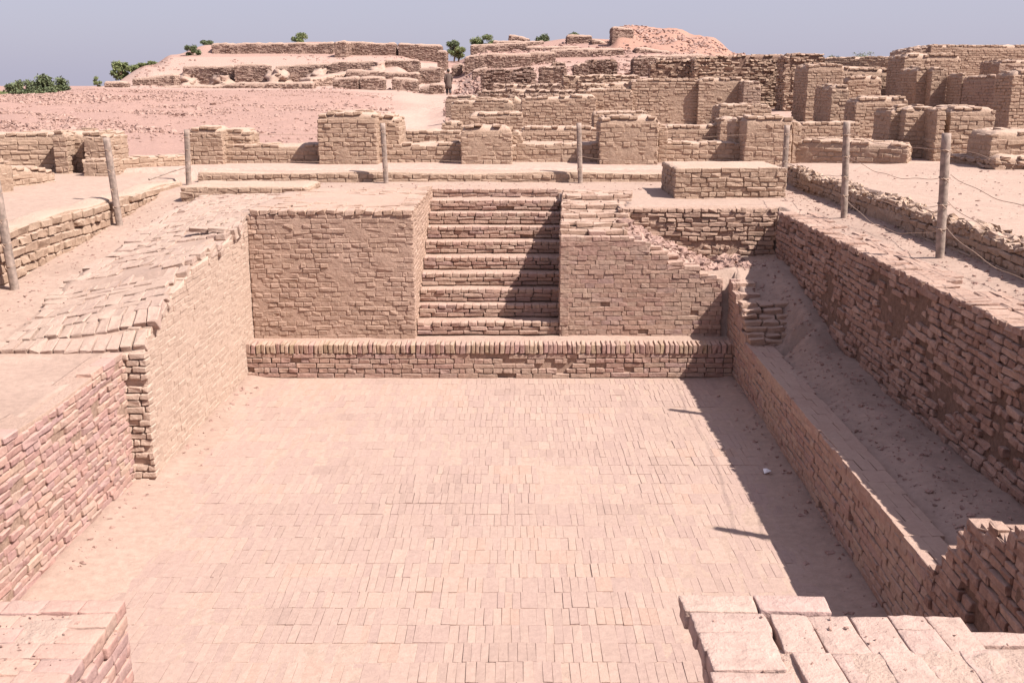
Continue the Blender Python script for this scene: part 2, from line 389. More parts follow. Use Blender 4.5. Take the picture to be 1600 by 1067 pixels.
def core_mesh(name, quad, z0, zt, inset, mat, crown=.05, crad=.16, rough=.02, res=.1, origin=(0, 0, 0), smear=0.0, out=0.0, sfreq=.9):
    q = inset_quad(quad, inset)
    Lu = np.linalg.norm(q[1]-q[0]); Lv = np.linalg.norm(q[3]-q[0])
    nu = int(min(180, max(3, Lu/res))); nv = int(min(180, max(3, Lv/res)))
    def spaced(n, L):
        s = np.linspace(0, 1, n+1)
        e = min(.35, crad/L); extra = np.array([e*.15, e*.5, 1-e*.15, 1-e*.5]); return np.unique(np.round(np.concatenate([s, extra]), 5))
    us, vs = spaced(nu, Lu), spaced(nv, Lv); nu, nv = len(us)-1, len(vs)-1
    U, Vv = np.meshgrid(us, vs, indexing='ij')
    P = (1-U)[..., None]*(1-Vv)[..., None]*q[0] + U[..., None]*(1-Vv)[..., None]*q[1] + U[..., None]*Vv[..., None]*q[2] + (1-U)[..., None]*Vv[..., None]*q[3]
    X, Y = P[..., 0], P[..., 1]
    Z = np.vectorize(lambda a, b: float(zt(a, b)))(X, Y)
    de = np.minimum(np.minimum(U, 1-U)*Lu, np.minimum(Vv, 1-Vv)*Lv)
    pr = np.clip(de/crad, 0, 1); pr = np.sqrt(1-(1-pr)**2)
    Z = Z - .012 + crown*pr + (rough*fbm(X*3.1, Y*3.1, 0, 4, 21) + rough*.6*np.abs(fbm(X*9, Y*9, 0, 3, 23)))*pr
    top = np.stack([X, Y, Z], -1)
    V = [top.reshape(-1, 3)]; F = []
    I = np.arange((nu+1)*(nv+1)).reshape(nu+1, nv+1)
    F.append(np.stack([I[:-1, :-1], I[1:, :-1], I[1:, 1:], I[:-1, 1:]], -1).reshape(-1, 4))
    base = (nu+1)*(nv+1)
    ring = np.concatenate([I[:-1, 0], I[-1, :-1], I[:0:-1, -1], I[0, :0:-1]])
    rp = V[0][ring]; nz = max(2, int((rp[:, 2].max()-z0)/(.07 if res < .12 else .12 if res < .2 else .3)))
    nr = len(ring); prev = ring
    nrm = []
    for kk_, cnt in zip(range(4), (nu, nv, nu, nv)):
        e_ = np.array(q[(kk_+1) % 4]) - np.array(q[kk_]); e_ = e_/np.linalg.norm(e_); nrm += [[e_[1], -e_[0]]]*cnt
    nrm = np.array(nrm)
    q3 = [np.array(v) for v in q]
    for k in range(1, nz+1):
        f = k/nz; pp = rp.copy(); pp[:, 2] = rp[:, 2]*(1-f) + z0*f
        cav = np.clip(fbm(pp[:, 0]*4, pp[:, 1]*4, pp[:, 2]*4, 3, 33)+.1, 0, 1)*min(.05, inset*1.2)
        sm = np.clip((fbm(pp[:, 0]*sfreq, pp[:, 1]*sfreq, pp[:, 2]*1.4*sfreq, 3, 35) + .55*fbm(pp[:, 0]*6, pp[:, 1]*6, pp[:, 2]*6, 2, 36) + (smear-.5)*.8)*3.5, 0, 1)
        off = -cav*(1-sm) + sm*(inset + out) + sm*.018*fbm(pp[:, 0]*9, pp[:, 1]*9, pp[:, 2]*14, 3, 37)
        pp[:, :2] += nrm*off[:, None]
        idx = base + np.arange(nr) ; base += nr; V.append(pp)
        F.append(np.stack([prev, idx, np.roll(idx, -1), np.roll(prev, -1)], -1)); prev = idx
    VV = np.concatenate(V) - np.array(origin)
    return fast_mesh(name, VV, F, np.full(len(VV), .5), True, [mat])
def facing_cam(p, q):
    p = np.array(p); q = np.array(q); u = q-p; n = np.array([u[1], -u[0]]); n = n/(np.linalg.norm(n)+1e-9)
    m = (p+q)/2; d = -m/np.linalg.norm(m)
    return float(np.dot(n, d)) > -.25
def block(name, label, quad, z0, zt, style='mud', mat=None, core=None, top='crown', crown=.06, crad=.2, cat='wall', group=None,
          faces=None, hole=None, fine=False, topkw=None, origin=None, res=.1, extra=None, coredrop=0, faceskip=None, rough=.02):
    zf = as_f(zt); mat = mat or M_mud; core = core or M_coremud
    area = sum(quad[i][0]*quad[(i+1) % 4][1]-quad[(i+1) % 4][0]*quad[i][1] for i in range(4))
    if area < 0: quad = [quad[1], quad[0], quad[3], quad[2]]
    c = np.mean([np.array(p, float) for p in quad], axis=0)
    o = (float(c[0]), float(c[1]), z0)
    T = thing(name, label, cat, o, group)
    k = ST[style]
    qa = [np.array(p, float) for p in quad]
    def topz(x, y):
        d = 9
        for a_, b_ in zip(qa, qa[1:]+qa[:1]):
            e_ = (b_-a_)/np.linalg.norm(b_-a_); d = min(d, abs(e_[0]*(y-a_[1]) - e_[1]*(x-a_[0])))
        p_ = min(1, max(0, d-.04)/.30); return zf(x, y) + .01 + crown*.75*math.sqrt(1-(1-p_)**2)
    if name != 'none':
        B = Bricks()
        for i in range(4):
            p, q = quad[i], quad[(i+1) % 4]
            if faces is not None:
                if i not in faces: continue
            elif not facing_cam(p, q): continue
            face_bricks(B, p, q, z0, zf, style, hole, faceskip)
        if top == 'bricks': top_bricks(B, quad, zf, **(topkw or {}))
        if top == 'mixed': top_bricks(B, quad, topz, bl=k['l']*.55, bw=k['l'], quant=False, gap=k['gap'], tilt=.025, j=k['j'], r=k['r']*1.1, miss=.12, deep=1, jz=.012)
        if extra: extra(B)
        if B.n(): link(bpy.data.objects.new('brickwork', B.mesh('brickwork', [mat], o, fine, False)), T)
    if top == 'mixed': crown = crown*.70
    zc = (lambda x, y: zf(x, y) - .11 - coredrop) if top == 'bricks' else (lambda x, y: zf(x, y) - coredrop)
    link(bpy.data.objects.new('mud_core', core_mesh('mud_core', quad, z0, zc, k['inset'] + (.02 if top == 'bricks' else 0), core,
                                                    crown if top in ('crown', 'mixed') else 0, crad, rough, res, o, k['smear'], k['out'], k.get('sf', 1.1))), T)
    return T
def rect(x0, x1, y0, y1): return [(x0, y0), (x1, y0), (x1, y1), (x0, y1)]
def itp(v, a, b): return float(np.interp(v, a, b))

# ------------------------------------------------------------------ the ground
def xr(y): return 3.2 - .033*(14.3 - y)            # inner face of the tank's right parapet
PAVI = ([9, 10.3, 10.7, 12.2, 14, 14.8, 19], [1.45, 1.52, 1.80, 2.08, 2.2, 2.30, 2.30])
PAVO = ([9, 10.2, 12.3, 16, 19], [1.38, 1.46, 1.83, 2.22, 2.28])
def pav(x, y):
    zi = np.interp(y, *PAVI); zo = np.interp(y, *PAVO); t = np.clip((x + 5.25)/1.4, 0, 1); return zo*(1-t) + zi*t
def kerbx(y): return 5.19 + .03*(y - 10.2)
def trench(x, y):
    z = np.interp(y, [3, 7, 10.5, 12.5, 13.5, 15.0, 16.0], [.86, .87, .85, .92, 1.16, 1.46, 1.55])
    low = np.interp(y, [3, 12.0, 13.3, 14.1, 14.3, 15], [.79, .73, .66, 1.0, 1.12, 1.38]); f = np.clip((x - np.interp(y, [12.8, 13.4], [3.2, 3.60]) - np.where(y < 13.1, -.033*(14.3-y)+.30, 0))/.40, 0, 1); f = f*f*(3-2*f)
    return low*(1-f) + z*f + .055*fbm(x*2.6, y*2.6, 0, 4, 86) + .022*np.abs(fbm(x*9, y*9, 0, 3, 87))
def ground_z(x, y):
    z = np.full(x.shape, 2.235)
    n = fbm(x*.9, y*.9, 0, 5, 2)*.03 + fbm(x*5, y*5, 0, 3, 8)*.010
    z = np.where(y > 18.6, 2.235, z)
    z = np.where(x < -6.62, 2.33 + .02*np.clip(-6.6-x, 0, 6)*np.clip((y-9)/8, 0, 1), z)
    m = (x > -6.62) & (x < -3.95) & (y < 18.6); z = np.where(m, np.interp(y, [0, 8, 10.0, 12.3, 16, 18.5], [1.36, 1.38, 1.40, 1.62, 1.92, 2.18]), z)
    m = (x > -5.42) & (x < -3.95) & (y > 10.3) & (y < 18.6); z = np.where(m, pav(x, y) - .022 - .035*(y < 12.0), z)
    m = (x > -3.97) & (x < -1.55) & (y > 14.95) & (y < 18.6); z = np.where(m, 2.31, z)
    m = (x > .78) & (x < 1.62+.12*np.clip(y-15.1, 0, 4)) & (y > 14.98) & (y < 18.2); z = np.where(m, 1.72 + (y-14.9)*.10, z)
    m = (x > 1.62) & (x < 4.3) & (y > 14.98) & (y < 16.4); z = np.where(m, np.interp(x, [1.7, 2.3, 3.05, 4.06], [2.08, 1.76, 1.42, 1.5]) - .16*np.clip((15.55-y)/.4, 0, 1)*np.clip((3.0-x)/.3, 0, 1) + .05*fbm(x*4, y*4, 0, 3, 92), z)
    m = (x > xr(y)+.09) & (x < 4.3) & (y <= 15.02); z = np.where(m, trench(x, y), z)
    # tank
    xl = np.where(y < 10.45, -4.13, -3.95)
    m = (x > xl) & (x < xr(y)+.13) & (y < 14.5)
    e = np.minimum(x - np.where(y < 10.45, -4.0, -3.82), xr(y) - x)
    floor = -.0035 + .07*np.exp(-np.clip(e-.06, 0, 9)/.12)*(.7+.6*fbm(x*1.5, y*1.5, 0, 3, 44)) + .006*fbm(x*.55+3, y*.55, 0, 3, 17)
    floor = floor + .03*np.exp(-((x+3.75)**2)/.12)*np.clip((10.6-y)/2, 0, 1)
    z = np.where(m, floor, z); mt = m
    m = (x > -3.97) & (x < xr(y)+.1) & (y >= 14.5) & (y < 15.0); z = np.where(m, .475, z)
    m = (x > -1.56) & (x < .80) & (y >= 15.0) & (y < 18.6); z = np.where(m, .45, z)
    z = np.where((x > 4.3) & (x < 5.0) & (y < 15.9), 2.19 + .045*np.clip((x-4.5)/.5, 0, 1), z)
    kx = kerbx(y)+.12
    z = np.where(x > kx, 2.555 - .002*np.clip(x-kx, 0, 8), z)
    z = np.where((x > -6.3) & (x < kx) & (y > 20.85), 2.42, z)
    m2 = (y > 12.2) & (y < 20.6) & (x > 4.2) & (x < kx); n = np.where(m2, n*1.5, n)
    return np.where(mt, z + fbm(x*7, y*7, 0, 3, 8)*.004, z + n)
def ground_tint(x, y):
    t = .18 + .25*fbm(x*.7, y*.7, 0, 3, 81)
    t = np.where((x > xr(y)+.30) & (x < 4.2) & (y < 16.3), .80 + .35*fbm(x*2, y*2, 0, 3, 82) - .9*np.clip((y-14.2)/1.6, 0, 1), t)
    t = np.where((x > 4.65) & (x < kerbx(y)+.2) & (y < 20.7), .45 + .5*fbm(x*1.4, y*1.4, 0, 3, 83), t)
    t = np.where((x < -4) & (x > -6.6) & (y < 20), .38 + .5*fbm(x*1.4, y*1.4, 0, 3, 84), t)
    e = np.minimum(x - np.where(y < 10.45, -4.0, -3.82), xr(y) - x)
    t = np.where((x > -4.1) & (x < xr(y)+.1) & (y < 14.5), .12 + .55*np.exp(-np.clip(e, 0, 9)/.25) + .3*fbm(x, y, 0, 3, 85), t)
    return np.clip(t, 0, 1)
xs = np.concatenate([np.arange(-24, -8, .4), np.arange(-8, 8, .075), np.arange(8, 24.1, .4)])
ys = np.arange(-4, 21.5, .085)
X, Y = np.meshgrid(xs, ys, indexing='ij'); Z = ground_z(X, Y)
I = np.arange(X.size).reshape(X.shape)
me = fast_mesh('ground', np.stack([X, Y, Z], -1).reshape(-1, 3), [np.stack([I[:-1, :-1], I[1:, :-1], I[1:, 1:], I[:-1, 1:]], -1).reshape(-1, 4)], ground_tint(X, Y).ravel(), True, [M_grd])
tag(link(bpy.data.objects.new('ground', me)), kind='structure')

# the mound beyond: each column is (distance, photo row) turned into heights
TER = {
 -700: [(20.6, 266), (26, 245), (40, 200), (60, 165), (80, 160), (100, 168), (130, 172), (170, 168)],
 -100: [(20.6, 268), (26, 240), (40, 190), (60, 157), (70, 153), (90, 162), (130, 166), (170, 160)],
 40: [(20.6, 268), (26, 236), (40, 183), (60, 152), (70, 149), (90, 155), (130, 160), (170, 155)],
 150: [(20.6, 268), (26, 238), (40, 184), (60, 150), (72, 139), (85, 136), (100, 140), (130, 150), (170, 155)],
 240: [(20.6, 268), (26, 240), (40, 186), (60, 152), (77, 138), (84, 134), (92, 118), (100, 108), (114, 102), (135, 112), (170, 150)],
 275: [(20.6, 268), (26, 242), (40, 188), (60, 153), (77, 139), (86, 136), (93, 132), (97, 112), (106, 94), (114, 86), (125, 92), (140, 110), (170, 140)],
 330: [(20.6, 268), (26, 242), (40, 188), (60, 153), (77, 140), (86, 138), (95.8, 135), (97.2, 106), (113, 85), (114.8, 71), (125, 72), (140, 90), (170, 140)],
 500: [(20.6, 269), (23, 256), (26, 238), (40, 188), (60, 152), (77, 140), (86, 136), (95.6, 131), (97, 102), (113, 85), (114.6, 69), (125, 66), (145, 90), (175, 140)],
 620: [(20.6, 269), (23, 256), (26, 232), (40, 192), (60, 160), (75, 147), (84, 137), (88, 124), (91, 108), (94, 98), (113, 87), (114.6, 72), (125, 72), (145, 90), (175, 140)],
 665: [(20.6, 269), (23, 256), (26, 228), (37, 200), (57, 166), (75, 149), (84, 141), (92, 128), (100, 112), (115, 92), (135, 88), (175, 140)],
 710: [(20.6, 269), (23, 256), (26, 226), (34, 200), (50, 170), (75, 149), (90, 126), (110, 102), (125, 96), (140, 100), (175, 140)],
 760: [(20.6, 269), (23, 256), (26, 224), (31, 205), (38, 172), (50, 150), (62, 136), (75, 121), (90, 106), (105, 84), (116, 77), (130, 80), (175, 130)],
 900: [(20.6, 269), (23, 256), (26, 222), (31, 199), (38, 160), (50, 138), (62, 126), (75, 112), (90, 98), (104, 80), (114, 66), (125, 60), (145, 75), (175, 130)],
 950: [(20.6, 269), (23, 256), (26, 222), (31, 198), (38, 158), (50, 136), (62, 122), (75, 108), (90, 96), (104, 78), (112, 66), (125, 62), (145, 75), (175, 130)],
 965: [(20.6, 269), (23, 256), (26, 222), (31, 198), (38, 158), (50, 134), (62, 120), (75, 106), (90, 94), (103, 78), (109, 48), (118, 44), (140, 70), (175, 130)],
 1040: [(20.6, 269), (23, 256), (26, 220), (31, 197), (38, 160), (50, 130), (62, 116), (75, 106), (90, 96), (102, 78), (109, 55), (118, 46), (140, 70), (175, 130)],
 1100: [(20.6, 269), (23, 256), (26, 220), (31, 196), (38, 176), (50, 140), (75, 112), (90, 98), (102, 88), (110, 66), (118, 62), (140, 80), (175, 130)],
 1150: [(20.6, 269), (23, 256), (26, 220), (31, 196), (38, 178), (50, 150), (75, 118), (100, 96), (115, 88), (140, 100), (175, 130)],
 1250: [(20.6, 269), (23, 256), (26, 222), (31, 194), (38, 176), (50, 146), (75, 125), (100, 112), (130, 120), (175, 135)],
 1450: [(20.6, 266), (23, 250), (26, 226), (31, 182), (38, 150), (50, 132), (75, 124), (110, 125), (175, 135)],
 1620: [(20.6, 264), (23, 252), (26, 226), (31, 186), (38, 148), (50, 130), (75, 124), (110, 125), (175, 135)],
 2300: [(20.6, 264), (23, 252), (26, 226), (31, 190), (38, 150), (50, 132), (75, 124), (110, 125), (175, 135)],
}
TPX = np.array(sorted(TER)); TD = np.concatenate([np.array([20.6, 21.5, 23, 25, 26]), np.geomspace(27, 175, 240)])
TZ = np.array([[ZT(np.interp(d, [a for a, b in TER[p]], [b for a, b in TER[p]]), d) for d in TD] for p in TPX])
def far_z(x, D, noise=True):
    x = np.asarray(x, float); D = np.asarray(D, float)
    px = 800 + x/(D*cP+.3)*1600
    zi = np.clip(np.interp(D, TD, np.arange(len(TD))), 0, len(TD)-1.001); pi = np.clip(np.interp(px, TPX, np.arange(len(TPX))), 0, len(TPX)-1.001)
    a = zi.astype(int); b = pi.astype(int); fa = zi-a; fb = pi-b; fb = fb*fb*(3-2*fb)
    z = TZ[b, a]*(1-fa)*(1-fb) + TZ[b+1, a]*(1-fa)*fb + TZ[b, a+1]*fa*(1-fb) + TZ[b+1, a+1]*fa*fb
    z = np.where(D > 175, z*np.clip(1-(D-175)/100, 0, 1) + (-2.0)*np.clip((D-175)/100, 0, 1), z)
    if noise:
        am = np.clip((D-22)/30, 0.04, 1)
        z = z + np.clip((75-D)/20, .25, 1)*am*(.22*fbm(x*.22, D*.22, 0, 4, 61) + .10*fbm(x*1.1, D*1.1, 0, 3, 62)) + np.clip((px-940)/30, 0, 1)*np.clip((D-100)/8, 0, 1)*np.clip((200-D)/30, 0, 1)*.8*fbm(x*.35, D*.35, 0, 4, 63)
    return np.where(D < 21.4, z - .4*np.clip((21.5-D)/.3, 0, 1), z)
us = np.concatenate([np.linspace(-1.6, -.62, 60), np.linspace(-.6, .6, 620), np.linspace(.62, 1.6, 60)])
Ds = np.concatenate([np.arange(21.2, 30, .16), np.geomspace(30, 150, 330), np.geomspace(152, 400, 50), np.array([700, 1500, 3500, 8000])])
U, D2 = np.meshgrid(us, Ds, indexing='ij'); X = U*D2; Z = far_z(X, D2)
PX = 800 + X/(D2*cP+.3)*1600 + 90*fbm(X*.10, D2*.10, 0, 4, 90)
tnt = np.clip((D2-24.2)/1.5, 0, 1)*.5                                   # swept sand, then pink rubble earth, then the orange mound
path = np.clip((PX-540)/110, 0, 1)*np.clip((730-PX)/30, 0, 1)*np.clip((84-D2)/6, 0, 1); tnt = tnt*(1-path)
tnt = tnt*(1 - .7*np.clip((D2-74)/4, 0, 1)*np.clip((700-PX)/20, 0, 1)*(PX > 150)*np.clip((D2 < 110)+.3, 0, 1))
tnt = tnt*(1 - .6*np.clip((PX-700)/30, 0, 1)*np.clip((95-D2)/10, 0, 1))
tnt = np.where((PX > 690) & (PX < 738) & (D2 < 110) & (D2 > 50), 0, tnt)
tnt = np.where((PX > 950) & (D2 > 100), 1.0, tnt)
I = np.arange(X.size).reshape(X.shape)
me = fast_mesh('mound', np.stack([X, D2, Z], -1).reshape(-1, 3), [np.stack([I[:-1, :-1], I[1:, :-1], I[1:, 1:], I[:-1, 1:]], -1).reshape(-1, 4)], tnt.ravel(), True, [M_hillg])
tag(link(bpy.data.objects.new('hill', me)), kind='structure')

# ------------------------------------------------------------------ the sunken tank
# floor: rows of bricks set on edge
B = Bricks()
row = .268; y = 4.2
while y < 14.36:
    x = -4.0 if y < 10.3 else -3.82
    off = random.random()*.07; s = x - off; xe = xr(y) + .02; shift = 0
    while s < xe:
        wd = random.choice([.068, .07, .072, .075, .062])
        if random.random() < .13: wd = .135
        cx = s + wd/2
        zz = .0010*random.gauss(0, 1) + .006*float(fbm(cx*.8, y*.8, 0, 2, 70))
        if random.random() < .012: zz -= .018
        step = .005 if float(vnoise(cx*1.3, y*.9, 0, 71)) > .52 else 0
        dy = random.gauss(0, .004)
        tn = np.clip(.5 + .75*float(fbm(cx*1.1, y*1.6, 0, 3, 72)) + random.gauss(0, .16), 0, 1)
        B.add((cx, y + dy, zz + step - .06), axes((1, 0), (0, 1), .004), ((wd-.0014)/2, (row-.002)/2, .06), .002, tn, .0007)
        s += wd
    y += row
pf = link(bpy.data.objects.new('paved_floor', B.mesh('paved_floor', [M_floor])))
tag(pf, kind='structure')

# ledge at the foot of the stairs
def soldier(B):
    s = -3.84
    while s < 3.2:
        wd = random.uniform(.062, .078); 
        B.add((s+wd/2, 14.3+.12+random.gauss(0, .004), .43+random.gauss(0, .003)), axes((1, 0), (0, 1), .012), ((wd-.008)/2, .13, .068), .011, None, .003); s += wd
T = thing('bathing_ledge', 'low brick ledge with a row of bricks on edge, across the foot of the stairs', 'ledge', (-.3, 14.5, 0))
B = Bricks(); face_bricks(B, (-3.84, 14.3), (3.2, 14.3), 0, as_f(.36), 'worn', hole=lambda x, y, z: .3 if float(vnoise(x*1.2, z*6, 0, 5)) > .62 else 0)
link(bpy.data.objects.new('brickwork', B.mesh('brickwork', [M_fired], (-.3, 14.5, 0))), T)
B = Bricks(); soldier(B); link(bpy.data.objects.new('brick_on_edge_row', B.mesh('brick_on_edge_row', [M_soldier], (-.3, 14.5, 0))), T)
link(bpy.data.objects.new('mud_core', core_mesh('mud_core', rect(-3.95, 3.3, 14.3, 15.02), -.1, as_f(.465), .035, M_core, .012, .3, .02, .12, (-.3, 14.5, 0))), T)

# left side wall with sloping top, broken off towards the viewer
def lw_top(x, y): return float(pav(-3.85, y))
block('tank_side_wall', 'tall pale smooth brick wall along the left side of the sunken floor', [(-4.06, 10.3), (-3.82, 10.3), (-3.84, 14.85), (-4.06, 14.85)],
      -.1, lambda x, y: lw_top(x, y)-.07, 'neat', M_plast, M_plast, top='crown', crown=-.02, group=None, faces=[1, 3], res=.05,
      extra=lambda B: face_bricks(B, (-4.12, 10.26), (-3.80, 10.26), -.1, lambda x, y: 1.42, 'coarse', hole=lambda x, y, z: .35 if z < .4 else 0))
# paved slope on top of it
def pavz(x, y): return float(pav(x, y))
T = thing('sloping_brick_paving', 'sloping pavement of loose uneven bricks on top of the left side wall', 'pavement', (-4.5, 13, 1.5))
B = Bricks()
yy = 10.28
while yy < 18.6:
    stretch = random.random() < .45
    rh = .135 if stretch else .26
    s = -5.38 + .12*float(vnoise(yy*1.7, 3, 0, 9)) - .1*(yy < 10.6)
    xe = -3.80 if yy < 14.8 else -3.9
    while s < xe:
        wd = (.26 if stretch else .135)*random.uniform(.92, 1.08); x = s + wd/2; s += wd
        if x + wd/2 > xe + .05: break
        if random.random() < .02: continue
        yc = yy + rh/2 + .10*float(vnoise(x*.9, yy*.5, 0, 31))
        if yc > 14.75 and x > -3.95: continue
        z = float(pav(x, yc)); g = (float(pav(x, yc+.15)) - float(pav(x, yc-.15)))/.3; gx = (float(pav(min(x+.15, -3.85), yc)) - float(pav(x-.15, yc)))/.3
        lay = 0.0
        if yc < 12.2 + .5*float(vnoise(x*1.1, 2, 0, 34)): lay -= .035
        if yc < 13.7 and x > -4.35 + .3*float(vnoise(yc*2, 1, 0, 35)) and yc > 13.2: lay -= .05
        if yc < 12.0 and x > -4.12: lay += .015
        if yc < 11.0 and x < -4.9: lay += .03
        v_ = np.array([0, 1, g]); v_ /= np.linalg.norm(v_); an = .02 + .07*float(vnoise(x*.8, yc*.8, 0, 33)) + random.gauss(0, .02); u_ = np.array([1, an, gx + an*g]); u_ /= np.linalg.norm(u_)
        w_ = np.cross(u_, v_); w_ /= np.linalg.norm(w_); v_ = np.cross(w_, u_)
        u_ = u_ + RNG.normal(0, .003)*w_; v_ = v_ + RNG.normal(0, .004)*w_
        zt_ = z + lay + random.gauss(0, .003) 
        for dd in range(2):
            B.add(np.array([x + .02*float(vnoise(x*2, yc*2, 0, 32)), yc, zt_]) - w_*(.034 + dd*.07), np.array([u_, v_, w_]),
                  ((wd-.008)/2, (rh-.008)/2, .034), .008, np.clip(.5+random.gauss(0, .3), 0, 1), .0038)
    yy += rh
# a few loose bricks lying on the broken edge
for (x, y_) in ((-4.0, 13.9), (-4.28, 13.95)):
    z = math.floor(float(pav(x, y_))/.07+.5)*.07
    a = random.gauss(0, .2); B.add((x, y_, z+.04), axes((math.cos(a), math.sin(a)), (-math.sin(a), math.cos(a)), .05), (.125, .062, .034), .010, None, .004)
link(bpy.data.objects.new('brickwork', B.mesh('brickwork', [M_pave], (-4.5, 13, 1.5))), T)

# lower retaining wall in the left foreground
block('retaining_wall', 'pinkish brick retaining wall in the left foreground, dirt level with its top', [(-4.35, 4.4), (-4.0, 4.4), (-4.03, 10.75), (-4.35, 10.75)],
      -.1, lambda x, y: 1.42 + .02*math.sin(y*2), 'coarse', M_pink, M_core, top='crown', crown=.0, faces=[0, 1], rough=.01, coredrop=.015)
# mass of brickwork left of the stairs
def edge_row(B):
    s = -3.8
    while s < -1.45:
        wd = random.uniform(.12, .145); B.add((s+wd/2, 14.8+.115, 2.335+random.gauss(0, .004)), axes((1, 0), (0, 1), .02), ((wd-.010)/2, .13, .035), .011, None, .004); s += wd
    s = 14.85
    while s < 18.4:
        wd = random.uniform(.12, .145); B.add((-1.56, s+wd/2, 2.335+random.gauss(0, .004)), axes((0, 1), (1, 0), .02), ((wd-.010)/2, .13, .035), .011, None, .004); s += wd
    for k in range(230):
        x, y_ = random.uniform(-3.7, -1.8), random.uniform(15.2, 18.5)
        if float(fbm(x, y_, 0, 2, 77)) > -.05: B.add((round(x/.27)*.27+random.gauss(0, .01), round(y_/.14)*.14, 2.295), axes((1, 0), (0, 1), .02), (.125, .063, .035), .01, None, .004)
block('stair_flank', 'broad buff brick mass with crumbling face, left of the stairs', rect(-3.84, -1.43, 14.8, 18.6), .3, 2.31, 'plaster', M_pale, M_pale,
      top='crown', crown=.02, faces=[0, 1], res=.06, extra=edge_row, hole=lambda x, y, z: .10 if float(fbm(x*2.2, z*3, 0, 2, 91)) > .2 else 0)
# mass right of the stairs with a stepped, ragged top
def rp_top(x, y):
    a = 1.97 + np.interp(y, [14.9, 16.5, 18.2], [0, .2, .34])
    b = np.interp(x, [1.5, 1.75, 2.3, 3.05, 3.3], [2.06, 1.93, 1.66, 1.35, 1.30]) + (y-14.9)*.05
    return float(min(a, b) if x > 1.5 else a)
block('stair_flank', 'reddish brick mass right of the stairs, its top corner broken down in a diagonal', [(.71, 14.9), (3.12, 14.9), (3.12, 15.18), (.74, 15.18)], .3, rp_top, 'neat', M_fired, M_core,
      top='bricks', faces=[0, 3], topkw=dict(qn=.7, tilt=.02, j=.004, jz=.006), hole=lambda x, y, z: (.18 if (z < .75 and float(vnoise(x*2.5, z*5, 0, 6)) > .35) or x > 2.5 and float(vnoise(x*2.5, z*5, 0, 6)) > .5 else 0))
block('broken_brick_steps', 'ragged stepped courses of pale bricks climbing back from the right stair mass', [(.71, 15.18), (1.72, 15.18), (2.15, 18.4), (.90, 18.4)], .4,
      lambda x, y: 1.99 + np.interp(y, [14.9, 16.5, 18.2], [0, .2, .34]), 'worn', M_pale, M_core, cat='steps',
      top='bricks', faces=[1, 3], topkw=dict(qn=.5, tilt=.014, j=.004, jz=.005, bl=.27, bw=.14))
# staircase
T = thing('staircase', 'brick staircase descending between the two brick masses to the ledge', 'stairs', (-.3, 15, .48))
LIP = [(15.0, .67), (15.37, .86), (15.62, 1.05), (15.95, 1.24), (16.35, 1.43), (16.8, 1.62), (17.2, 1.81), (17.58, 2.0), (17.97, 2.17), (18.6, 2.31)]
for i, (d, z) in enumerate(LIP):
    zb = (LIP[i-1][1] if i else .48) - .03; dn = LIP[i+1][0] if i < 9 else 19.2
    B = Bricks(); x0 = -1.43; x1 = .74 + .012*i
    # two courses of stretchers, headers on the lip
    for (zc, hh, wl) in ((zb+.03+.030, .062, .27), (zb+.03+.092, .062, .27), (z-.034, .068, .135)):
        s = x0 - random.random()*.1
        while s < x1:
            wd = wl*random.uniform(.85, 1.12); a, b = max(x0, s), min(x1, s+wd); s += wd
            if b-a < .04 or random.random() < .015: continue
            B.add(((a+b)/2, d + .07 + random.gauss(0, .007), zc), axes((1, 0), (0, 1), .006), ((b-a-.008)/2, .075, hh/2-.0028), .009, None, .0022)
    st = link(bpy.data.objects.new('step', B.mesh('step', [M_fired], (-.3, 15, .48))), T)
    # tread of trodden mud behind the lip
    cm = core_mesh('tread', rect(x0-.05, x1+.05, d+.06, dn+.12), zb-.1, lambda x, y_: z - .012 + .008*np.clip((y_-d-.12)/(dn-d), 0, 1), .0, M_core, .0, .1, .014, .09, (-.3, 15, .48))
    link(bpy.data.objects.new('tread', cm), st)

# right parapet between the tank and the side trench
PT = ([4.0, 5.2, 5.6, 6.05, 6.35, 6.62, 9, 13.5, 13.62, 13.72, 13.82, 13.92, 14.02, 14.12, 14.9],
      [2.1, 1.75, 1.58, 1.40, 1.02, .82, .80, .72, .77, .83, .89, .95, 1.00, 1.06, 1.36])
block('parapet', 'low straight brick parapet between the sunken floor and the side trench', [(xr(6.6), 6.6), (xr(6.6)+.30, 6.6), (xr(14.95)+.36, 14.95), (xr(14.95), 14.95)], -.1,
      lambda x, y: itp(y, *PT), 'worn', M_fired, M_core, top='bricks', faces=[3], topkw=dict(miss=0, qn=.0, quant=False, tilt=.004, along='v', bl=.28, bw=.14, jz=.0015, gap=.002, r=.003, j=.0012))
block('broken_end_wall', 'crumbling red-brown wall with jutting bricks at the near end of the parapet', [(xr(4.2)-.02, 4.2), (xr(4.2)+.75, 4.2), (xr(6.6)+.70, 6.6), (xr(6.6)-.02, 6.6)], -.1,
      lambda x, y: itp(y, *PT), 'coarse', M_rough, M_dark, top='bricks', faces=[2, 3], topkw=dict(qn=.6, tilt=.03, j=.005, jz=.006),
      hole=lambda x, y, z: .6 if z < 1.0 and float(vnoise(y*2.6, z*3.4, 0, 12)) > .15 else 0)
# trench steps
T = thing('trench_steps', 'narrow flight of worn brick steps beside the far end of the parapet', 'steps', (3.6, 13.8, .7))
for i in range(7):
    B = Bricks(); yy = 13.40 + i*.105; zz = .79 + i*.062
    s = 3.20
    while s < 3.74: 
        wd = random.uniform(.2, .3); B.add((s+wd/2, yy+.09, zz-.035), axes((1, 0), (0, 1), .03), (wd/2-.006, .13, .038), .014, None, .006); s += wd
    link(bpy.data.objects.new('step', B.mesh('step', [M_pale], (3.6, 13.8, .7))), T)
